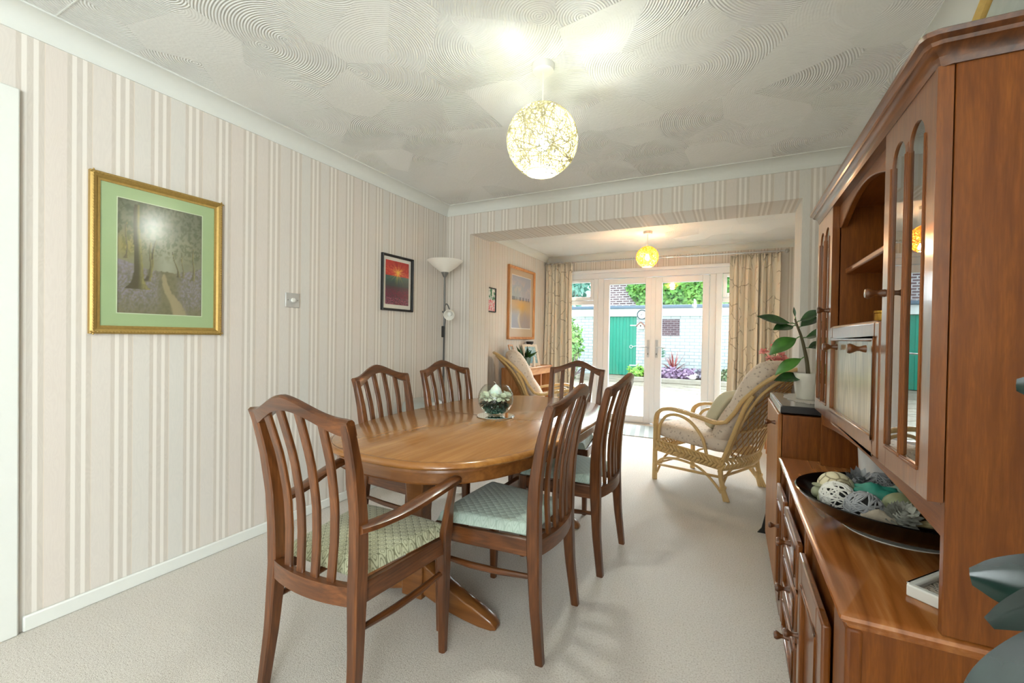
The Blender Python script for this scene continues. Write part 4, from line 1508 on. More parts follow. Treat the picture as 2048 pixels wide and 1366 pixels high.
def blossom(s, t):
    n, n2 = fbm(s, t, 6, 11), fbm(s, t, 14, 12)
    c = (0.86, 0.86, 0.84)
    if t > 0.5:
        c = lerp(c, (0.30, 0.50, 0.38), sm(0.48, 0.56, n))
    else:
        c = lerp(c, (0.88, 0.36, 0.42), sm(0.46, 0.54, n2))
    return c


t_, w_, h_ = frame_on_left('picture', 'small black framed pink blossom picture beside the opening', XLF, 4.30, 4.548, 1.472, 1.762, 0.014, 0.018, M['black_matt'])
art('print', (0.006, -w_ + 0.012, 0.012), (0, 2 * w_ - 0.024, 0), (0, 0, h_ - 0.024), 40, 50, blossom, t_)

# dimmer switch
sw = thing('light_switch', 'square silver dimmer switch on the striped wall', 'light switch', (0, 1.765, 1.346))
MB().box(0, 0.009, -0.048, 0.048, 0, 0.090).build('face_plate', flat('silver_plate', 'c9c9c6', 0.3, 0.4), sw, bevel=0.003)
MB().lathe([(0.0, 0), (0.013, 0), (0.012, 0.012), (0.0, 0.013)], seg=20, M=Matrix.Translation((0.009, 0, 0.045)) @ Matrix.Rotation(rad(90), 4, 'Y')).build('dimmer_knob', M['white_plastic'], sw, ang=50)
for y in (-0.033, 0.033):
    MB().lathe([(0, 0), (0.004, 0), (0.003, 0.0015), (0, 0.002)], seg=10, M=Matrix.Translation((0.009, y, 0.045)) @ Matrix.Rotation(rad(90), 4, 'Y')).build('screw', M['steel'], sw)

# ================================================================== CURTAINS AND POLE
def curtain(label, x0, x1, z1, seed, y=6.075):
    random.seed(seed)
    wd_ = x1 - x0
    n = 7 if wd_ > 0.48 else 6
    ph = [random.uniform(-0.5, 0.5) for _ in range(40)]
    nu, nv = 181, 40
    wd = x1 - x0

    def fn(u, v):
        z = 0.015 + (z1 - 0.015) * v
        top = sm(0.90, 0.985, v)
        fl2 = (u + 0.035 * math.sin(u * 13 + seed * 2) + 0.02 * math.sin(u * 29 + seed)) * n * 2 * PI
        amp = 0.038 * (1 - 0.55 * top) * (1 + 0.25 * math.sin(v * 3 + u * 9))
        f = math.sin(fl2 + 0.5 * math.sin(u * 11 + seed) + 0.25 * math.sin(v * 4 + u * 20))
        g = f if f > 0 else f * 0.8
        pin = top * 0.018 * math.sin(fl2 * 3)
        x = x0 + wd * (u + 0.012 * math.sin(fl2 * 2) * (1 - top)) + 0.012 * math.sin(v * 5 + seed) * (u - 0.5) + (1 - v) * 0.03 * (u - 0.5)
        return Vector((x, y + amp * g + pin - 0.012 * math.exp(-((v - 0.93) / 0.02) ** 2), z))
    m = MB()
    m.grid(nu, nv, fn)
    o = m.build('curtain', M['curtain'], ang=180)
    uvl = o.data.uv_layers.new(name='UVMap')
    span = wd * 2.2
    for p in o.data.polygons:
        for li in p.loop_indices:
            co = o.data.vertices[o.data.loops[li].vertex_index].co
            uvl.data[li].uv = ((co.x - x0) / wd * span + seed, co.z)
    so_ = o.modifiers.new('thickness', 'SOLIDIFY')
    so_.thickness = 0.003
    return tag(o, label, 'curtain', 'cream vine-patterned curtains at the patio doors')


curtain('cream vine-patterned curtain at the pine bookcase side of the patio doors', -0.085, 0.345, 2.275, 1)
curtain('cream vine-patterned curtain behind the rattan armchair with the sage cushion', 2.42, 2.955, 2.245, 2)
po = thing('curtain_pole', 'thin silver curtain pole with ball finials above the patio doors', 'curtain pole', (1.45, 6.06, 2.275))
MB().tube([(-1.53, 0, 0.018), (1.55, 0, -0.014)], 0.009, 12).build('pole', M['chrome'], po)
for sx, x, z in ((-1, -1.53, 0.018), (1, 1.55, -0.014)):
    MB().ball((x + sx * 0.022, 0, z), 0.026, 16, 12).build('finial', glassy('clear_finial', 'e8e8e6', 1.5, 0.05, 0.2), po)
    MB().tube([(x - sx * 0.06, 0, z), (x - sx * 0.06, 0.11, z)], 0.007, 8).lathe([(0, 0), (0.022, 0), (0.022, 0.008), (0, 0.008)], seg=16, M=Matrix.Translation((x - sx * 0.06, 0.114, z)) @ Matrix.Rotation(rad(90), 4, 'X')).build('bracket', M['chrome'], po)
for k in range(16):
    x = -1.53 + 0.03 + 0.40 * (k % 8) / 7 if k < 8 else 0.975 + 0.53 * (k - 8) / 7
    z = 0.018 - 0.0104 * (x + 1.53)
    MB().tube([(x, 0.012 * math.cos(a), z + 0.012 * math.sin(a)) for a in [2 * PI * j / 12 for j in range(12)]], 0.002, 5, closed=True).build('ring', M['chrome'], po)

# door mat
mt = NT('grey_striped_mat')
xx, yy, zz = mt.sep(mt.co())
stp = mt.math('FRACT', mt.math('MULTIPLY', mt.math('ADD', xx, mt.math('MULTIPLY', yy, 0.15)), 9.0))
mt.set(mt.mix(mt.math('MULTIPLY', mt.ramp(stp, [(0.42, 0.0), (0.5, 1.0)]), 0.8), 'b4b8b6', '8c918f'), 0.95, 0, 0.1)
mt.bump(mt.noise(mt.co(), 200, 2), 0.3, 0.003)
o = MB().box(0.72, 1.93, 5.33, 6.02, 0.0, 0.008).build('door_mat', mt.m, bevel=0.003)
tag(o, 'grey striped door mat on the carpet inside the patio doors', 'door mat')

# ================================================================== BOOKCASE AND THINGS ON IT
bk = thing('bookcase', 'low pine bookcase against the garden room wall', 'bookcase', (XLF + 0.02, 5.2, 0))
BY0, BY1, BD, BZ = -0.50, 0.46, 0.28, 0.80
MB().box(-0.0, BD + 0.012, BY0 - 0.012, BY1 + 0.012, BZ - 0.022, BZ).build('top', M['pine_y'], bk, bevel=0.006)
for y in (BY0, BY1 - 0.02):
    MB().box(0, BD, y, y + 0.02, 0, BZ - 0.022).build('side_panel', M['pine_z'], bk, bevel=0.002)
MB().box(BD - 0.02, BD + 0.002, 0.08, 0.115, 0.06, BZ - 0.1).build('upright', M['pine_z'], bk, bevel=0.002)
MB().box(0, BD - 0.02, 0.088, 0.107, 0.06, BZ - 0.1).build('divider', M['pine_z'], bk)
MB().box(BD - 0.02, BD, BY0 + 0.02, BY1 - 0.02, BZ - 0.105, BZ - 0.022).build('apron', M['pine_y'], bk, bevel=0.002)
MB().box(0, 0.008, BY0 + 0.02, BY1 - 0.02, 0.04, BZ - 0.022).build('back_panel', M['cab_y'], bk)
for z in (0.08, 0.42):
    MB().box(0.008, BD - 0.02, BY0 + 0.02, 0.088, z, z + 0.018).box(0.008, BD - 0.02, 0.107, BY1 - 0.02, z, z + 0.018).build('shelf', M['pine_y'], bk, bevel=0.002)
X0 = XLF + 0.02
random.seed(21)


def book(y, w_, h_, col, z=0.4385, lbl=''):
    t = thing('book', lbl, 'book', (X0 + 0.03, y, z), group='books in the pine bookcase')
    cm = flat('cover', col, 0.6)
    MB().box(0, 0.17, 0, 0.002, 0, h_).box(0, 0.17, w_ - 0.002, w_, 0, h_).box(0.168, 0.17, 0, w_, 0, h_).build('cover', cm, t)
    MB().box(0.004, 0.168, 0.002, w_ - 0.002, 0.003, h_ - 0.004).build('pages', flat('paper', 'efe8da', 0.9), t)


for y, w_, h_, col, nm in ((4.86, 0.03, 0.19, '7b5aa0', 'purple book at the near end of the bookcase shelf'), (4.892, 0.034, 0.175, 'd8d6e0', 'thick pale book beside the purple one'), (4.928, 0.03, 0.18, 'c9c3d6', 'pale lilac book beside the thick pale book'), (4.96, 0.026, 0.17, 'e8e4e2', 'slim white book beside the pale lilac one'),
                           (5.325, 0.03, 0.19, '4f6f6a', 'green spined book right of the bookcase divider'), (5.357, 0.026, 0.185, 'e6e2dc', 'white book between the green and red spines'), (5.385, 0.024, 0.18, 'c46a62', 'red spined book at the far end of the bookcase row')):
    book(y, w_, h_, col, lbl=nm)
bt = thing('bottle', 'small blue bottle with yellow cap standing in the bookcase', 'bottle', (X0 + 0.17, 5.12, 0.4385))
MB().lathe([(0, 0), (0.028, 0), (0.03, 0.004), (0.03, 0.085), (0.022, 0.1), (0.018, 0.102), (0, 0.102)], seg=20).build('body', flat('blue_plastic', '3e7fc0', 0.3), bt, ang=40)
MB().lathe([(0, 0.102), (0.022, 0.102), (0.022, 0.14), (0.018, 0.145), (0, 0.145)], seg=20).build('cap', flat('yellow_plastic', 'd9a92a', 0.35), bt, ang=40)

# potted plant
pp = thing('potted_plant', 'spiky dark green plant in a square green pot on the bookcase', 'potted plant', (X0 + 0.17, 4.99, BZ))
MB().loft([[Vector((a * sx, a * sy, z)) for sx, sy in ((-1, -1), (1, -1), (1, 1), (-1, 1))] for a, z in ((0.055, 0.012), (0.07, 0.125), (0.072, 0.13), (0.066, 0.13), (0.06, 0.115))]).build('pot', M['pot_green'], pp, bevel=0.004)
MB().box(-0.075, 0.075, -0.085, 0.085, 0.0, 0.012).build('saucer', M['white_plastic'], pp, bevel=0.004)
random.seed(4)
for k in range(26):
    a = random.uniform(0, 2 * PI)
    e = random.uniform(0.35, 1.45)
    dv = Vector((math.cos(a) * math.cos(e), math.sin(a) * math.cos(e), math.sin(e)))
    MB().leaf((0.03 * math.cos(a), 0.03 * math.sin(a), 0.11), dv, (math.cos(a + 1.6), math.sin(a + 1.6), 0.25), random.uniform(0.11, 0.19), 0.017, 0.12, 0.3, 7, pw=0.7).build('leaf', M['leaf_dark'], pp, ang=60)

pf = thing('photo_frame', 'white and wood photo frame with pale blue picture leaning on the bookcase', 'photo frame', (X0 + 0.15, 5.33, BZ), rad(-28))


def leaning_frame(t, wd, ht, fw, lean, fm, sheet_mat, back=True):
    R_ = Matrix.Rotation(lean, 4, 'Y')
    m = MB()
    for b in ((-wd / 2, -wd / 2 + fw, 0, ht), (wd / 2 - fw, wd / 2, 0, ht), (-wd / 2 + fw, wd / 2 - fw, 0, fw), (-wd / 2 + fw, wd / 2 - fw, ht - fw, ht)):
        m.box(-0.012, 0.0, b[0], b[1], b[2], b[3], M=R_)
    m.build('frame', fm, t, bevel=0.003)
    MB().box(-0.010, -0.006, -wd / 2 + fw, wd / 2 - fw, fw, ht - fw, M=R_).build('picture_sheet', sheet_mat, t)
    MB().box(-0.0045, -0.0025, -wd / 2 + fw, wd / 2 - fw, fw, ht - fw, M=R_).build('glass', M['pane'], t, smooth=False)
    MB().tube([R_ @ Vector((-0.014, 0, ht * 0.7)), Vector((-0.014 - ht * 0.3, 0, 0.004))], 0.004, 6).build('strut', M['black_matt'], t)


bl = NT('blue_lake_photo')
bl.set(bl.mix(bl.ramp(bl.noise(bl.co(), 9, 2, 0.5, 1.5), [(0.45, 0.0), (0.6, 1.0)]), '8fbfd2', 'cfe3ea'), 0.5)
leaning_frame(pf, 0.25, 0.30, 0.035, rad(-18), flat('white_wood', 'e2d6c4', 0.5), bl.m)
pf2 = thing('photo_frame', 'pale wood photo frame seen edge-on behind the left-hand armchair cushion', 'photo frame', (X0 + 0.16, 4.80, BZ), rad(12))
leaning_frame(pf2, 0.20, 0.30, 0.022, rad(-16), M['pine_z'], flat('faded_photo', 'c9c4ba', 0.6, var=0.3, sc=25))
o = MB().lathe([(0, 0), (0.02, 0), (0.022, 0.01), (0.014, 0.03), (0.018, 0.06), (0.012, 0.09), (0.014, 0.115), (0.007, 0.135), (0, 0.137)], seg=16).build('figurine', flat('cream_porcelain', 'e6ddd0', 0.3), ang=60)
o.location = (X0 + 0.25, 5.12, BZ)
tag(o, 'small cream porcelain figurine beside the green square pot', 'figurine')
vs_ = MB().lathe([(0, 0), (0.035, 0), (0.04, 0.06), (0.028, 0.18), (0.024, 0.25), (0.05, 0.30), (0.052, 0.325), (0.046, 0.325), (0.022, 0.26), (0.0, 0.02)], seg=24).build('vase', M['black_matt'], ang=50)
vs_.location = (X0 + 0.05, 5.42, BZ)
tag(vs_, 'black flared vase behind the blue photo frame', 'vase')

# grey storage bin by the corner
bn = thing('storage_bin', 'grey lidded plastic bin standing by the striped wall behind two chairs', 'bin', (0.19, 2.83, 0))
MB().loft([[Vector((x, y, z)) for x, y in sell(a, b, 4, 40)] for a, b, z in ((0.11, 0.13, 0), (0.12, 0.14, 0.3), (0.125, 0.15, 0.57))]).build('body', M['grey_plastic'], bn, ang=50)
MB().loft([[Vector((x, y, z)) for x, y in sell(a, b, 4, 40)] for a, b, z in ((0.13, 0.155, 0.57), (0.13, 0.155, 0.60), (0.12, 0.14, 0.64), (0.08, 0.10, 0.662))]).build('lid', M['grey_plastic'], bn, ang=50)

# basket of pink flowers on a stand behind the armchair
sd = thing('plant_stand', 'low wooden plant stand in the far corner behind the armchair', 'plant stand', (2.87, 5.35, 0))
MB().cyl((0, 0), 0.15, 0.70, 0.72, 32).build('top', M['pine_y'], sd, bevel=0.004)
for k in range(3):
    a = 2 * PI * k / 3
    MB().tube([(0.13 * math.cos(a), 0.13 * math.sin(a), 0), (0.09 * math.cos(a), 0.09 * math.sin(a), 0.70)], 0.012, 8).build('leg', M['pine_z'], sd)
ba = MB()
ba.lathe([(0, 0), (0.085, 0), (0.125, 0.20), (0.13, 0.21), (0.12, 0.21), (0.08, 0.01), (0, 0.01)], seg=32)
bw_ = NT('basket_weave')
ck = bw_.n('TexChecker')
bw_.l(bw_.co(), ck.inputs[0])
ck.inputs['Scale'].default_value = 60
ck.inputs[1].default_value = rgba('a8713a')
ck.inputs[2].default_value = rgba('c59355')
bw_.set(ck.outputs[0], 0.7)
o = ba.build('basket', bw_.m, ang=50)
o.location = (2.87, 5.35, 0.72)
tag(o, 'brown woven basket holding pink flowers on the plant stand', 'basket')
random.seed(9)
pk = flat('pink_petals', 'e9a09c', 0.7, var=0.2, sc=60)
for (x, y, z, r) in ((2.76, 5.27, 1.06, 0.052), (2.82, 5.28, 0.995, 0.05), (2.865, 5.28, 1.14, 0.05), (2.87, 5.30, 1.06, 0.045), (2.90, 5.29, 0.99, 0.055), (2.95, 5.30, 0.985, 0.05), (2.93, 5.33, 1.03, 0.04)):
    t = thing('flower', 'pink fabric flower rising from the woven basket in the far corner', 'flower', (x, y, z), group='pink flowers in the basket')
    m = MB()
    for i in range(16):
        b, e = random.uniform(0, 2 * PI), random.uniform(-0.3, 1.3)
        dv = Vector((math.cos(b) * math.cos(e), math.sin(b) * math.cos(e), math.sin(e)))
        m.leaf(dv * 0.004, dv, (0.2, 0.4, 0.9), r, r * 0.36, 0.25, 0.3, 6)
    m.build('petals', pk, t, ang=60)
    d0 = Vector((2.87, 5.35, 0.88)) - Vector((x, y, z))
    MB().tube([Vector((0, 0, 0)), d0 * 0.5 + Vector((0.0, 0, 0.03)), d0], 0.003, 6).build('stem', M['leaf_mid'], t)

# ================================================================== THINGS ON THE WALL UNIT
BWX, BWY = 2.872, 1.495
bw = MB()
z0 = SZ + 0.0035
bw.lathe([(0, z0), (0.105, z0), (0.115, z0 + 0.003), (0.16, z0 + 0.018), (0.205, z0 + 0.046), (0.236, z0 + 0.080), (0.239, z0 + 0.083), (0.236, z0 + 0.085), (0.20, z0 + 0.060), (0.15, z0 + 0.030), (0.10, z0 + 0.016), (0, z0 + 0.012)], (BWX, BWY), 72)
tag(bw.build('bowl', M['black'], ang=50), 'wide shallow black lacquered bowl on the sideboard', 'bowl')
mm = MB().lathe([(0, SZ), (0.128, SZ), (0.128, SZ + 0.0025), (0, SZ + 0.0025)], (BWX, BWY), 48)
tag(mm.build('bowl_mat', flat('white_crochet', 'dcdad2', 0.9, sc=150, var=0.25)), 'white lace mat under the black bowl', 'mat')


def twig_ball(x, y, z, r, mat, label, seed, group):
    random.seed(seed)
    t = thing('wicker_ball', label, 'decorative ball', (x, y, z), group=group)
    m = MB()
    for i in range(32):
        ax = Vector((random.gauss(0, 1), random.gauss(0, 1), random.gauss(0, 1))).normalized()
        off = random.uniform(-0.6, 0.6)
        a = ax.orthogonal().normalized()
        b = ax.cross(a)
        q = math.sqrt(1 - off * off)
        m.tube([(ax * off + (a * math.cos(2 * PI * j / 20) + b * math.sin(2 * PI * j / 20)) * q) * r * random.uniform(0.95, 1.0) for j in range(20)], 0.0022, 4, closed=True)
    m.build('woven_twigs', mat, t, ang=80)
    MB().ball((0, 0, 0), r * 0.80, 16, 10).build('core', flat('core_%d' % seed, '2e2e2d', 0.9), t, ang=180)


def cone(x, y, z, r, h, mat, label, seed, tilt=0.3):
    random.seed(seed)
    t = thing('pine_cone', label, 'pine cone', (x, y, z), group='pine cones in the black bowl')
    m = MB()
    n = 74
    R_ = Matrix.Rotation(tilt, 4, 'X') @ Matrix.Rotation(seed, 4, 'Z')
    for i in range(n):
        f = i / n
        a = i * 2.39996
        rr = r * math.sin(PI * (0.12 + 0.80 * f)) * 0.55
        zz = -h * 0.45 + h * 0.9 * f
        dv = R_ @ Vector((math.cos(a), math.sin(a), 0.15 + 0.9 * f))
        m.leaf(R_ @ Vector((rr * math.cos(a), rr * math.sin(a), zz)), dv, R_ @ Vector((0, 0, 1)), r * 0.62, r * 0.20, -0.2, 0.2, 5, pw=0.6)
    m.ball((0, 0, 0), (r * 0.5, r * 0.5, h * 0.42), 12, 8, M=R_)
    m.build('scales', mat, t, ang=60)


ZB = SZ + 0.0035 + 0.016
wht, gry, sil = flat('white_twig', 'e3e1da', 0.6), flat('grey_twig', '9d9fa3', 0.6), flat('silvered_cone', '8d8f92', 0.45, 0.2, var=0.35, sc=120)
GB = 'wicker balls in the black bowl'
twig_ball(2.728, 1.452, ZB + 0.061, 0.042, wht, 'white wicker ball in the black bowl', 1, GB)
twig_ball(2.775, 1.395, ZB + 0.058, 0.043, gry, 'grey wicker ball in front of the silvered pine cone, beside the white one', 2, GB)
twig_ball(2.862, 1.615, ZB + 0.062, 0.042, gry, 'grey wicker ball at the back of the bowl in front of the white vase', 3, GB)
twig_ball(2.930, 1.455, ZB + 0.050, 0.042, gry, 'grey wicker ball behind the olive green ball', 4, GB)
cone(2.800, 1.570, ZB + 0.064, 0.044, 0.085, sil, 'silver sprayed pine cone between the cream ball and the far grey wicker ball', 5)
cone(2.838, 1.345, ZB + 0.062, 0.038, 0.075, flat('pale_cone', 'a3a49b', 0.6, var=0.35, sc=120), 'pale grey pine cone at the front rim of the bowl', 6, 0.8)
cone(2.945, 1.385, ZB + 0.060, 0.034, 0.07, flat('brown_cone', '4b3a30', 0.6, var=0.4, sc=120), 'brown pine cone close to the hutch end panel', 7, 1.2)
t = thing('decorative_ball', 'cream ball covered with overlapping seed scales in the bowl', 'decorative ball', (2.738, 1.530, ZB + 0.068))
vm = NT('seed_scale_ball')
vm.set(vm.ramp(vm.vor(vm.co(), 34, 'DISTANCE_TO_EDGE'), [(0.0, '6f5f44'), (0.10, 'd6ccab'), (0.6, 'e2d9bd')]), 0.6)
MB().ball((0, 0, 0), (0.046, 0.046, 0.043), 32, 20).build('ball', vm.m, t, ang=180)
t = thing('decorative_ball', 'olive green mottled ball near the front of the black bowl', 'decorative ball', (2.862, 1.425, ZB + 0.062))
MB().ball((0, 0, 0), (0.045, 0.045, 0.041), 28, 18).build('ball', flat('olive_ball', '8a8f6a', 0.5, var=0.2, sc=25), t, ang=180)
t = thing('dried_pod', 'teal green dried pod lying in the middle of the bowl', 'dried pod', (2.825, 1.495, ZB + 0.066))
MB().ball((0, 0, 0), (0.062, 0.038, 0.032), 28, 16, jit=0.35, M=Matrix.Rotation(rad(-25), 4, 'Z')).build('pod', flat('teal_pod', '2f8a78', 0.55, var=0.25, sc=30), t, ang=180)
t = thing('dried_pod', 'pale grey green dried pod behind the teal one', 'dried pod', (2.915, 1.54, ZB + 0.066))
MB().ball((0, 0, 0), (0.058, 0.040, 0.030), 28, 16, jit=0.3).build('pod', flat('grey_pod', '9fb0a2', 0.6, var=0.2, sc=30), t, ang=180)
t = thing('dried_pod', 'yellow dried pod beside the white vase', 'dried pod', (2.945, 1.60, ZB + 0.070))
MB().ball((0, 0, 0), (0.038, 0.034, 0.030), 24, 14, jit=0.3).build('pod', flat('yellow_pod', 'd3a81e', 0.6, var=0.2, sc=30), t, ang=180)
t = thing('dried_pod', 'bundle of tied pale bark curl at the front of the bowl', 'dried pod', (2.795, 1.352, ZB + 0.048))
MB().tube([(-0.03, 0.012, 0), (0.0, 0.0, 0.008), (0.035, -0.006, 0.0)], [0.013, 0.019, 0.015], 12).build('bark_curl', flat('pale_bark', 'a89c8b', 0.8, var=0.25, sc=60), t)
t = thing('dried_pod', 'small hollow straw coloured seed head by the hutch end panel', 'dried pod', (2.90, 1.325, ZB + 0.066))
MB().tube([(-0.04, 0.012, -0.01), (0.0, 0.0, 0.002), (0.03, -0.008, 0.004)], [0.006, 0.012, 0.018], 12, cap=False).build('seed_head', flat('straw', 'b7a77a', 0.8, var=0.2, sc=60), t)
for x, y, z, r, l_ in ((2.692, 1.506, 0.052, 0.018, 'small grey green poppy head beside the cream scaled ball'), (2.700, 1.475, 0.044, 0.015, 'smallest poppy head tucked beside the white wicker ball')):
    t = thing('poppy_head', l_, 'seed head', (x, y, ZB + z), group='poppy heads in the black bowl')
    MB().ball((0, 0, 0), r, 14, 10).lathe([(0, r), (r * 0.9, r * 1.15), (r * 0.9, r * 1.3), (0, r * 1.3)], seg=10).build('head', flat('poppy_green', 'a5a88a', 0.7), t, ang=50)

vz = MB().lathe([(0, SZ), (0.052, SZ), (0.055, SZ + 0.006), (0.066, SZ + 0.20), (0.067, SZ + 0.215), (0.061, SZ + 0.215), (0.05, SZ + 0.01), (0, SZ + 0.01)], (2.925, 1.885), 40).build('vase', flat('white_porcelain', 'dfe2e4', 0.3, var=0.01), ang=50)
tag(vz, 'plain white tapering vase at the back of the sideboard', 'vase')
# white box frame lying on the worktop
tr = thing('box_frame', 'white box frame with dried flower picture lying on the worktop', 'picture frame', (2.783, 1.112, SZ), rad(-40))
m = MB()
for b in ((0, 0.2, 0, 0.012), (0, 0.2, 0.188, 0.2), (0, 0.012, 0.012, 0.188), (0.188, 0.2, 0.012, 0.188)):
    m.box(b[0], b[1], b[2], b[3], 0, 0.024)
m.build('frame', M['white_plastic'], tr, bevel=0.003)
ft = NT('pressed_flower_print')
fz = ft.co()
k1 = ft.ramp(ft.vor(fz, 60), [(0.16, 1.0), (0.24, 0.0)])
k2 = ft.ramp(ft.math('ABSOLUTE', ft.math('SUBTRACT', ft.noise(fz, 45, 2, 0.5, 2), 0.5)), [(0.0, 1.0), (0.05, 0.0)])
ft.set(ft.mix(k1, ft.mix(k2, 'cfc4b4', '3a3330'), '8a2233'), 0.7)
MB().box(0.011, 0.189, 0.011, 0.189, 0.008, 0.015).build('picture_sheet', ft.m, tr)
# brass pot and photo frame in the open bay
bp_ = thing('brass_pot', 'small lidded brass pot in the open bay of the hutch', 'brass pot', (2.93, 2.0, 1.2385))
bp_.location = (2.905, 1.755, 1.2385)
MB().lathe([(0, 0), (0.036, 0), (0.038, 0.004), (0.038, 0.04), (0.036, 0.042), (0, 0.042)], seg=32).build('body', M['brass'], bp_, ang=40)
MB().lathe([(0, 0.042), (0.04, 0.042), (0.04, 0.049), (0.02, 0.055), (0.006, 0.058), (0, 0.058)], seg=32).build('lid', M['brass'], bp_, ang=40)
MB().tube(catmull([(0, -0.004, 0.056), (-0.005, -0.02, 0.075), (0.0, -0.008, 0.09), (0.01, 0.012, 0.083), (0.016, 0.045, 0.085)], 5), [0.004] * 21, 8).ball((-0.002, -0.012, 0.082), 0.007, 10, 8).build('handle', M['brass'], bp_)
pf3 = thing('photo_frame', 'silver edged photo frame leaning in the open bay of the hutch', 'photo frame', (2.95, 1.56, 1.2385), rad(150))
leaning_frame(pf3, 0.13, 0.18, 0.012, rad(-20), M['steel'], flat('sepia_photo', 'c8bca6', 0.5, var=0.3, sc=30))
# gilt picture on top of the hutch
gf = thing('picture', 'gilt octagonal framed print standing on top of the hutch', 'picture', (2.97, 1.32, 1.7225), 0)
oc = [(-0.22, 0.12), (-0.22, 0.23), (-0.12, 0.35), (0.12, 0.35), (0.22, 0.23), (0.22, 0.12), (0.12, 0.0), (-0.12, 0.0)]
R_ = Matrix.Rotation(rad(8), 4, 'Y')
rings = []
for s_, d_ in ((1.0, 0.0), (1.0, -0.018), (0.93, -0.024), (0.85, -0.014), (0.83, -0.006), (0.83, 0.0)):
    rings.append([R_ @ Vector((d_, y * s_, 0.175 + (z - 0.175) * s_)) for y, z in oc])
MB().loft(rings, cap=False).build('frame', M['gold'], gf, ang=30)
MB().add([R_ @ Vector((-0.004, y * 0.84, 0.175 + (z - 0.175) * 0.84)) for y, z in oc], [tuple(range(8))]).build('picture_sheet', flat('grey_landscape_print', 'a9b0aa', 0.5, var=0.35, sc=14), gf)
gf2 = MB().box(-0.008, 0.008, -0.16, 0.16, 0, 0.20).build('card', flat('mustard_card', 'b3925a', 0.6))
gf2.location = (2.86, 1.985, 1.7225)
tag(gf2, 'mustard coloured card standing at the far end of the hutch top', 'card')

# record player, lace mat and rubber plant on the end cabinet
rp = thing('record_player', 'slim black record player with silver front edge on the end cabinet', 'record player', (2.66, 2.25, 0.858))
MB().box(0, 0.40, 0.0, 0.58, 0.004, 0.034).build('case', flat('black_case', '1c1c1e', 0.35, var=0.03), rp, bevel=0.003)
MB().box(0.004, 0.396, 0.004, 0.576, 0.034, 0.037).build('lid', flat('smoked_lid', '4a4644', 0.15), rp, bevel=0.001)
MB().box(-0.004, 0.0, 0.0, 0.58, 0.004, 0.034).build('front_trim', M['steel'], rp, bevel=0.001)
MB().box(-0.006, -0.004, 0.01, 0.03, 0.008, 0.022).build('button', M['white_plastic'], rp)
m = MB()
dl = sell(0.14, 0.23, 2.2, 64)
pts = [(x * (1 + 0.04 * math.cos(i * PI / 2)), y * (1 + 0.04 * math.cos(i * PI / 2))) for i, (x, y) in enumerate(dl)]
m.prism(pts, 'xy', 0, 0.003)
o = m.build('lace_mat', flat('grey_lace', 'b3aca2', 0.9, var=0.35, sc=130))
o.location = (2.845, 2.60, 0.8952)
tag(o, 'grey lace mat spread under the cream plant pot', 'mat')
rpz = 0.8985
RX, RY = 2.80, 2.555
rb = thing('potted_plant', 'young rubber plant in a cream pot on the end cabinet', 'potted plant', (RX, RY, rpz))
MB().lathe([(0, 0), (0.048, 0), (0.052, 0.004), (0.066, 0.125), (0.067, 0.13), (0.061, 0.13), (0.058, 0.11), (0, 0.11)], seg=40).build('pot', M['pot_white'], rb, ang=50)
MB().lathe([(0, 0.108), (0.059, 0.108), (0.0, 0.114)], seg=24).build('soil', M['soil'], rb)
stem = catmull([(0, 0, 0.10), (-0.006, 0, 0.17), (-0.018, 0.0, 0.24), (-0.034, 0.0, 0.31), (-0.054, 0, 0.37), (-0.062, 0, 0.40)], 5)
MB().tube(stem, [0.010 - 0.006 * i / (len(stem) - 1) for i in range(len(stem))], 8).build('stem', flat('green_brown_stem', '5a5238', 0.7), rb)
for base, tip, wd, dr in (((-0.058, 0, 0.372), (-0.235, -0.05, 0.405), 0.034, -0.05), ((-0.056, 0, 0.365), (-0.16, -0.08, 0.345), 0.036, 0.05), ((-0.035, 0, 0.31), (-0.175, -0.06, 0.245), 0.046, 0.30), ((-0.012, 0, 0.21), (-0.15, -0.05, 0.14), 0.034, 0.28), ((0, 0, 0.115), (-0.15, -0.08, 0.10), 0.036, 0.10), ((-0.03, 0, 0.30), (0.06, -0.09, 0.34), 0.034, 0.05),
                          ((-0.055, 0, 0.38), (0.04, -0.05, 0.44), 0.032, 0.1), ((-0.05, 0, 0.35), (0.05, 0.06, 0.42), 0.032, 0.1), ((-0.02, 0, 0.25), (0.10, 0.05, 0.28), 0.034, 0.15), ((-0.06, 0, 0.40), (-0.068, 0.005, 0.46), 0.006, 0.0)):
    b, e = Vector(base), Vector(tip)
    d_ = e - b
    pet_ = b + d_ * 0.14
    lf = MB().leaf(pet_, d_, (-0.2, -0.75, 0.75), d_.length * 0.86, wd, dr, 0.22, 12, pw=0.95).build('leaf', M['leaf_mid' if dr > 0.25 else 'leaf_dark'], rb, ang=80)
    MB().tube([b, b + d_ * 0.08 + Vector((0, 0, 0.003)), pet_], 0.0025, 6).build('leaf_stalk', M['leaf_mid'], lf)
# black strap hanging behind the end cabinet
o = MB().loft([[Vector((x + a, y, z)) for a, y in ((-w_, -0.006), (w_, -0.006), (w_, 0.006), (-w_, 0.006))] for x, y, z, w_ in ((2.655, 3.10, 0.0, 0.035), (2.662, 3.10, 0.03, 0.02), (2.69, 3.10, 0.2, 0.014), (2.71, 3.10, 0.32, 0.012))]).build('bag_strap', M['black_matt'])
for v in o.data.vertices:
    v.co.y += 3.05 if v.co.y < 1 else 0.0
tag(o, 'black fabric strap touching the carpet behind the end cabinet', 'strap')

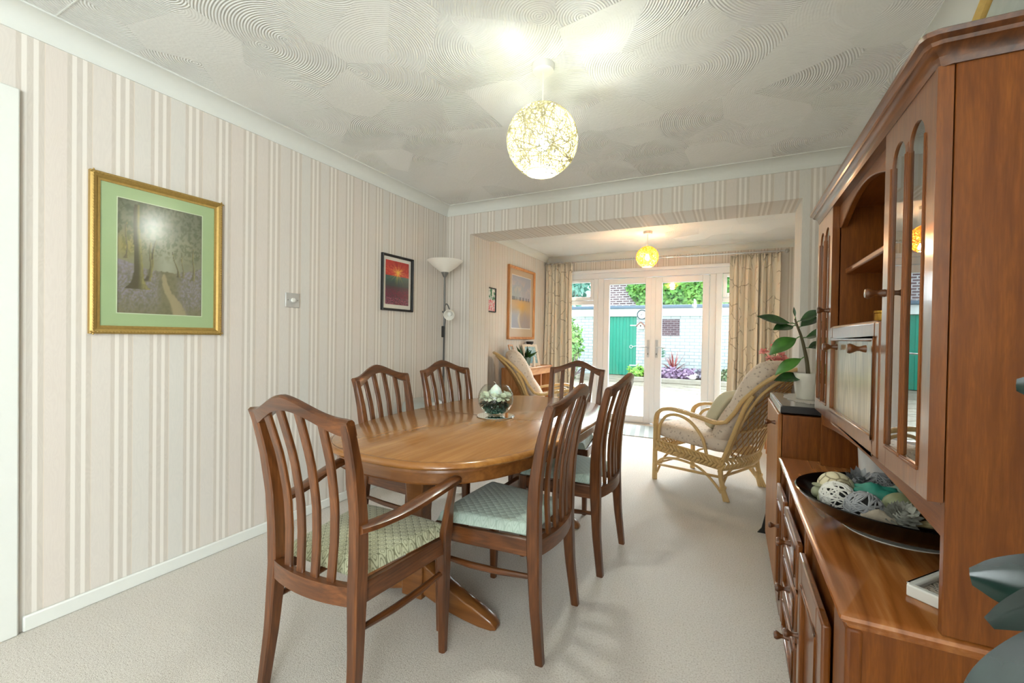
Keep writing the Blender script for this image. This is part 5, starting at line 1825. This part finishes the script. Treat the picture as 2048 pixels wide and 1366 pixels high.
# rubber plant standing close to the viewer by the end of the wall unit
fp = thing('rubber_plant', 'large dark rubber plant in front of the hutch end panel', 'potted plant', (2.92, 0.52, 0))
MB().lathe([(0, 0), (0.13, 0), (0.165, 0.26), (0.17, 0.28), (0.158, 0.28), (0.15, 0.24), (0, 0.24)], seg=40).build('pot', M['pot_white'], fp, ang=50)
MB().lathe([(0, 0.235), (0.152, 0.235), (0, 0.25)], seg=24).build('soil', M['soil'], fp)
MB().tube([(0, 0, 0.22), (0.01, 0, 0.6), (0.0, 0.01, 1.0), (0.01, 0.0, 1.35)], [0.016, 0.013, 0.010, 0.006], 10).build('stem', flat('bark', '4b4034', 0.8), fp)
for base, tip, up, wd, dr in (((0, 0.03, 0.965), (-0.246, 0.03, 0.955), (0.05, -0.9, 0.35), 0.038, 0.02),
                              ((-0.06, -0.05, 1.10), (-0.272, -0.07, 0.955), (-0.55, -0.75, 0.3), 0.020, -0.10),
                              ((0, -0.02, 1.00), (-0.268, -0.03, 0.85), (-0.45, -0.7, 0.55), 0.058, 0.03),
                              ((0, 0.0, 1.12), (-0.219, 0.03, 1.146), (0, -0.9, 0.4), 0.030, 0.0),
                              ((0, 0.0, 1.0), (0.12, 0.18, 1.1), (0, 0, 1), 0.06, 0.2), ((0, 0.0, 1.2), (0.16, -0.12, 1.3), (0, 0, 1), 0.06, 0.2),
                              ((0, 0, 0.8), (0.1, -0.2, 0.85), (0, 0, 1), 0.06, 0.2), ((0, 0, 1.34), (0.05, 0.03, 1.5), (1, 0, 0), 0.03, 0.1), ((0, 0, 0.62), (0.15, 0.12, 0.7), (0, 0, 1), 0.06, 0.2)):
    b, e = Vector(base), Vector(tip)
    d_ = e - b
    p_ = b + d_ * 0.12
    lf = MB().leaf(p_, d_, up, d_.length * 0.88, wd, dr, 0.25, 40, pw=0.95, full=0.45).build('leaf', M['leaf_black'], fp, ang=80)
    MB().tube([b, p_], 0.004, 6).build('leaf_stalk', M['leaf_mid'], lf)

# ================================================================== GARDEN
GZ = -0.12
t = NT('sandstone_paving')
x, y, z = t.sep(t.n('NewGeometry').outputs['Position'])
v = t.mapping(t.comb(x, y, 0.0), (1, 1, 1), rot=(0, 0, rad(38)))
q = t.n('TexBrick', offset=0.37, offset_frequency=2, squash=0.7, squash_frequency=3)
t.l(v, q.inputs['Vector'])
for nm_, c_ in (('Color1', 'a39a8a'), ('Color2', '948b7c'), ('Mortar', '37322b')):
    q.inputs[nm_].default_value = rgba(c_)
q.inputs['Scale'].default_value = 1.0
q.inputs['Mortar Size'].default_value = 0.018
q.inputs['Brick Width'].default_value = 0.95
q.inputs['Row Height'].default_value = 0.55
t.set(t.mix(t.math('MULTIPLY', t.noise(v, 5, 4), 0.4), q.outputs['Color'], '8d8373'), 0.85, 0, 0.2)
t.bump(t.math('MULTIPLY', q.outputs['Fac'], -1.0), 0.4, 0.01)
struct(MB().box(-9, 11, YF + 0.25, 19.5, GZ - 0.2, GZ).build('ground', t.m), 'pale sandstone patio slabs outside the doors', 'patio')
struct(MB().box(-0.5, 3.4, YF + 0.05, YF + 0.25, GZ, 0.0).build('ground_step', M['coving']))
# house overhang above the doors outside, closing the room from the sky
GY = 15.5
wb = brickmat('white_painted_brick', 'cfd8d9', 'c4cfd1', '9fabae', 0.30, 0.11, 0.012, 0.7)
g = thing('garage', 'white painted brick garage with flat roof across the patio', 'garage', (0, GY, GZ))
w = MB()
w.prism([(-8, 0), (-1.483, 0), (-1.483, 2.09), (-0.535, 2.09), (-0.535, 0), (8, 0), (8, 2.10), (-8, 2.10)], 'xz', 0, 0.22)
w.build('wall', wb, g)
MB().box(-8, 8, 0.22, 4.0, 2.2, 2.44).build('roof', M['grey_metal'], g)
MB().box(-8.0, 8.0, -0.10, 0.2, 2.085, 2.36).build('fascia', flat('white_fascia', 'eef1f1', 0.5, var=0.01), g, bevel=0.01)
MB().box(-8.1, 8.1, -0.20, -0.02, 2.345, 2.455).build('gutter', flat('slate_blue_gutter', '5f7285', 0.5), g, bevel=0.02)
MB().box(0.30, 0.88, -0.012, 0.0, 1.42, 1.98).build('bare_brick_panel', brickmat('bare_brick', '54404a', '6a525a', '8b8288', 0.2, 0.07, 0.01), g)
gd = thing('garage_door', 'green boarded timber door in the white garage wall', 'door', (-1.01, GY, GZ))
m = MB()
for k in range(8):
    m.box(-0.47 + 0.1175 * k + 0.002, -0.47 + 0.1175 * (k + 1) - 0.002, 0.02, 0.06, 0.02, 2.075)
m.build('boards', flat('sea_green_paint', '17947c', 0.45, var=0.04), gd, bevel=0.006)
for z in (0.35, 1.75):
    MB().box(0.25, 0.52, 0.008, 0.02, z, z + 0.04).build('hinge', M['white_paint'], gd)
MB().tube([(0.30 + 0.05 * math.cos(a), -0.01, 1.02 + 0.05 * math.sin(a)) for a in [2 * PI * j / 16 for j in range(16)]], 0.010, 6, closed=True).tube([(0.35, -0.01, 1.03), (0.47, -0.01, 1.05)], 0.012, 6).tube([(0.30, -0.01, 1.07), (0.30, 0.025, 1.07)], 0.01, 6).build('ring_handle', M['white_paint'], gd)
ck_ = thing('garden_clock', 'round dark rimmed white clock on the garage wall', 'clock', (-0.335, GY, 2.02))
for ch, nm_, mt_ in (([(0.14, 0), (0.17, 0), (0.17, 0.04), (0.155, 0.05), (0.14, 0.04)], 'rim', flat('dark_teal_rim', '2f4a52', 0.4)),):
    MB().lathe(ch + [ch[0]], seg=40, cap=False, M=Matrix.Translation((0, -0.105, 0)) @ Matrix.Rotation(rad(90), 4, 'X')).build(nm_, mt_, ck_, ang=40)
MB().lathe([(0, 0), (0.145, 0), (0.145, 0.012), (0, 0.012)], seg=40, M=Matrix.Translation((0, -0.105, 0)) @ Matrix.Rotation(rad(90), 4, 'X')).build('dial', M['white_plastic'], ck_)
MB().box(-0.005, 0.005, -0.125, -0.121, -0.02, 0.09).build('hand', M['black_matt'], ck_)
MB().box(-0.07, 0.01, -0.127, -0.125, -0.005, 0.005).build('hand', M['black_matt'], ck_)
bh = thing('bird_house', 'small pitched roof bird house under the garden clock', 'bird house', (-0.37, GY, 1.52))
MB().prism([(-0.11, 0), (0.11, 0), (0.11, 0.12), (0, 0.23), (-0.11, 0.12)], 'xz', -0.16, 0).build('box', flat('pale_wood_box', 'd8cdc0', 0.7), bh, bevel=0.003)
for s_ in (-1, 1):
    MB().loft([[Vector((s_ * a, y, z)) for a, z in ((0, 0.235), (0.15, 0.085), (0.15, 0.105), (0, 0.255))] for y in (-0.2, 0.0)]).build('roof', flat('red_brown_roof', '9c5a4c', 0.7), bh)
MB().lathe([(0, 0), (0.025, 0), (0.025, 0.004), (0, 0.004)], seg=16, M=Matrix.Translation((0, -0.16, 0.11)) @ Matrix.Rotation(rad(90), 4, 'X')).build('entrance_hole', M['black_matt'], bh)

# brick house behind with ivy
hb = thing('brick_house', 'tall brown brick house wall rising behind the garage', 'house', (0, 19.6, GZ))
MB().box(-3.1, 9, 0, 0.3, 0, 4.3).build('wall', brickmat('grey_brown_brick', '6d5a5c', '8b7678', 'cfc9c8', 0.30, 0.10, 0.022), hb)
MB().loft([[Vector((x, y, z)) for y, z in ((-0.35, 4.22), (4.0, 6.3), (4.0, 6.45), (-0.35, 4.37))] for x in (-3.3, 9.2)]).build('roof', flat('slate_roof', '5b5a60', 0.7, var=0.2), hb)
random.seed(31)


def leafmass(name, label, cat, n, fn, size, mat, group=None, kind=None):
    m = MB()
    for i in range(n):
        p, nr = fn()
        d_ = Vector((random.uniform(-1, 1), random.uniform(-0.4, 0.4), random.uniform(-1.2, 0.6))).normalized()
        m.leaf(p, d_, Vector(nr) + Vector((random.uniform(-.4, .4), random.uniform(-.4, .4), random.uniform(-.3, .6))), size * random.uniform(0.7, 1.3), size * 0.42, 0.15, 0.1, 4, pw=0.6)
    o = m.build(name, mat, ang=180)
    return tag(o, label, cat, group, kind)


def ivy_pt():
    while True:
        x, z = random.uniform(-1.95, 8.5), random.uniform(2.0, 4.2)
        edge = -1.85 + 0.55 * fbm(z, 0.3, 0.8, 3) - 0.12 * (z - 3)
        if z < 3.0:
            edge += 0.62 * (3.0 - z)
        if x > edge:
            return Vector((x, 19.6 - random.uniform(0.02, 0.3), z)), (0, -1, 0.4)


leafmass('ivy', 'green ivy covering the brick house wall above the garage', 'ivy', 9500, ivy_pt, 0.17, leafmat('ivy_green', '3f7d2c', '7db24a', 0.45, 4), kind='stuff')


def blob(c, r, squash=1.0):
    def fn():
        while True:
            p = Vector((random.gauss(0, 1), random.gauss(0, 1), random.gauss(0, 1))).normalized()
            k = random.uniform(0.7, 1.0) * (1 + 0.25 * mnoise.noise(p * 2 + Vector(c)))
            q = Vector((p.x * r[0] * k, p.y * r[1] * k, p.z * r[2] * k)) + Vector(c)
            if q.z > GZ + 0.03:
                return q, p
    return fn


leafmass('shrub', 'tall leafy green shrub outside the side window behind the cream curtain', 'shrub', 2600, blob((-2.45, 13.2, 0.95), (0.62, 0.6, 1.12)), 0.13, leafmat('shrub_green', '5a9a4a', '9cc96a', 0.5, 5))
tre = thing('tree', 'blue green treetop seen through the small opening window above the garage', 'tree', (0, 0, 0))
_cr = leafmass('crown', '', '', 2600, blob((-7.2, 24, 4.2), (2.3, 2.0, 1.5)), 0.34, leafmat('tree_green', '3f7f70', '74a894', 0.5, 3))
for _k in ('label', 'category'):
    del _cr[_k]
_cr.parent = tre
MB().tube([(-7.2, 24, GZ), (-7.2, 24, 3.4)], 0.2, 10).build('trunk', flat('tree_bark', '5a4a3c', 0.9), tre)
for k in range(1):
    leafmass('shrub', 'slim climbing shrub beside the right-hand side window pane', 'shrub', 500, blob((3.15, 14.6, 1.2), (0.28, 0.25, 1.1)), 0.11, leafmat('climber_green', '2f6f4a', '6fa36a', 0.5, 5))


def spiky(name, label, loc, n, L, w_, mat, arch=0.35, seed=1):
    random.seed(seed)
    t = thing(name, label, 'plant', loc)
    for i in range(n):
        a = 2 * PI * i / n + random.uniform(-.2, .2)
        e = random.uniform(0.25, 1.5)
        dv = Vector((math.cos(a) * math.cos(e), math.sin(a) * math.cos(e), math.sin(e)))
        MB().leaf((0.02 * math.cos(a), 0.02 * math.sin(a), 0.1), dv, (math.cos(a) * -0.3, math.sin(a) * -0.3, 1), L * random.uniform(0.75, 1.05), w_, arch * (1.3 - e / 1.6), 0.3, 7, pw=0.6).build('leaf', mat, t, ang=60)
    MB().tube([(0, 0, 0), (0, 0, 0.14)], 0.03, 8).build('stem', M['soil'], t)
    return t


spiky('cordyline', 'red spiky cordyline in the raised bed against the white garage wall', (0.78, 14.9, 0.03), 34, 0.78, 0.022, leafmat('red_leaf', 'a34a4e', 'c9807a', 0.4, 8), 0.25, 5)
spiky('cordyline', 'purple spiky cordyline at the foot of the tall shrub', (-1.95, 13.0, GZ), 30, 0.9, 0.025, leafmat('purple_leaf', '6a5060', '97818c', 0.4, 8), 0.3, 6)
# raised bed
kb = struct(MB().box(-0.42, 8, 13.45, 13.62, GZ, 0.02).build('kerb', flat('stone_kerb', 'a59d90', 0.9, var=0.15, sc=6), bevel=0.02), 'low stone kerb edging the flower bed', 'kerb')
struct(MB().box(-0.42, 8, 13.62, GY, GZ, 0.0).build('ground_bed', M['soil']), 'soil of the flower bed along the garage', 'flower bed')
pur = leafmat('heuchera', '8a6a8e', 'b79bb5', 0.5, 10)
for x, r, mt_, lb in ((0.75, 0.34, pur, 'largest purple leaved mound below the red cordyline'), (1.25, 0.30, pur, 'purple leaved mound right of the red cordyline'), (1.75, 0.28, leafmat('dusky', '6d6676', '9d95a2', 0.5, 10), 'dusky grey purple mound near the stone bird'), (0.25, 0.26, leafmat('lime', '8fae3e', 'd3d06e', 0.5, 10), 'lime yellow mound at the foot of the leafy stake'), (-0.2, 0.26, leafmat('fresh', '6aa834', '9cce58', 0.5, 10), 'fresh green mound beside the green garage door'), (2.4, 0.28, leafmat('mixed', '55804a', '8b8a72', 0.5, 10), 'mixed green mound outside the side window beside the armchair')):
    leafmass('bedding_plant', lb, 'plant', 260, blob((x, 14.0, 0.14), (r, 0.25, 0.20)), 0.10, mt_, 'mounds of bedding plants in the raised bed')
st = thing('young_tree', 'thin leafy sapling in front of the bare brick panel', 'sapling', (0.42, 14.3, 0.0))
MB().tube([(0, 0, 0), (0.02, 0, 0.4), (0.03, 0, 0.86)], 0.012, 6).build('stem', M['soil'], st)
for k in range(14):
    a = k * 2.4
    MB().leaf((0.03, 0, 0.62 + 0.02 * k), (math.cos(a), math.sin(a) * 0.4, 0.4), (0, -0.6, 0.7), 0.16, 0.04, 0.2, 0.1, 6).build('leaf', leafmat('sapling_leaf', '3f6a58', '5c8a6f', 0.4, 8) if k == 0 else bpy.data.materials['sapling_leaf'], st)
sbd = thing('stone_bird', 'white stone bird figure sitting on the kerb', 'garden ornament', (1.46, 13.52, 0.02))
m = MB()
m.ball((0, 0, 0.075), (0.10, 0.075, 0.075), 20, 14)
m.ball((0.075, 0, 0.15), (0.045, 0.04, 0.042), 16, 10)
m.lathe([(0.014, 0), (0.0, 0.05)], seg=8, M=Matrix.Translation((0.11, 0, 0.15)) @ Matrix.Rotation(rad(90), 4, 'Y'))
m.loft([[Vector((-0.07, -0.03, 0.09)), Vector((-0.07, 0.03, 0.09)), Vector((-0.07, 0.03, 0.06)), Vector((-0.07, -0.03, 0.06))], [Vector((-0.17, -0.02, 0.10)), Vector((-0.17, 0.02, 0.10)), Vector((-0.17, 0.02, 0.09)), Vector((-0.17, -0.02, 0.09))]])
m.build('body', flat('white_stone', 'e9e6df', 0.8), sbd, ang=60)
# house fascia board above the doors outside
struct(MB().box(-0.6, 3.6, YF + 0.25, YF + 0.29, -0.12, 2.6).build('wall_outside', M['coving']) if False else MB().box(XLF - 0.3, DX0, YF + 0.25, YF + 0.30, GZ, 2.6).build('wall_outside_left', M['coving']))
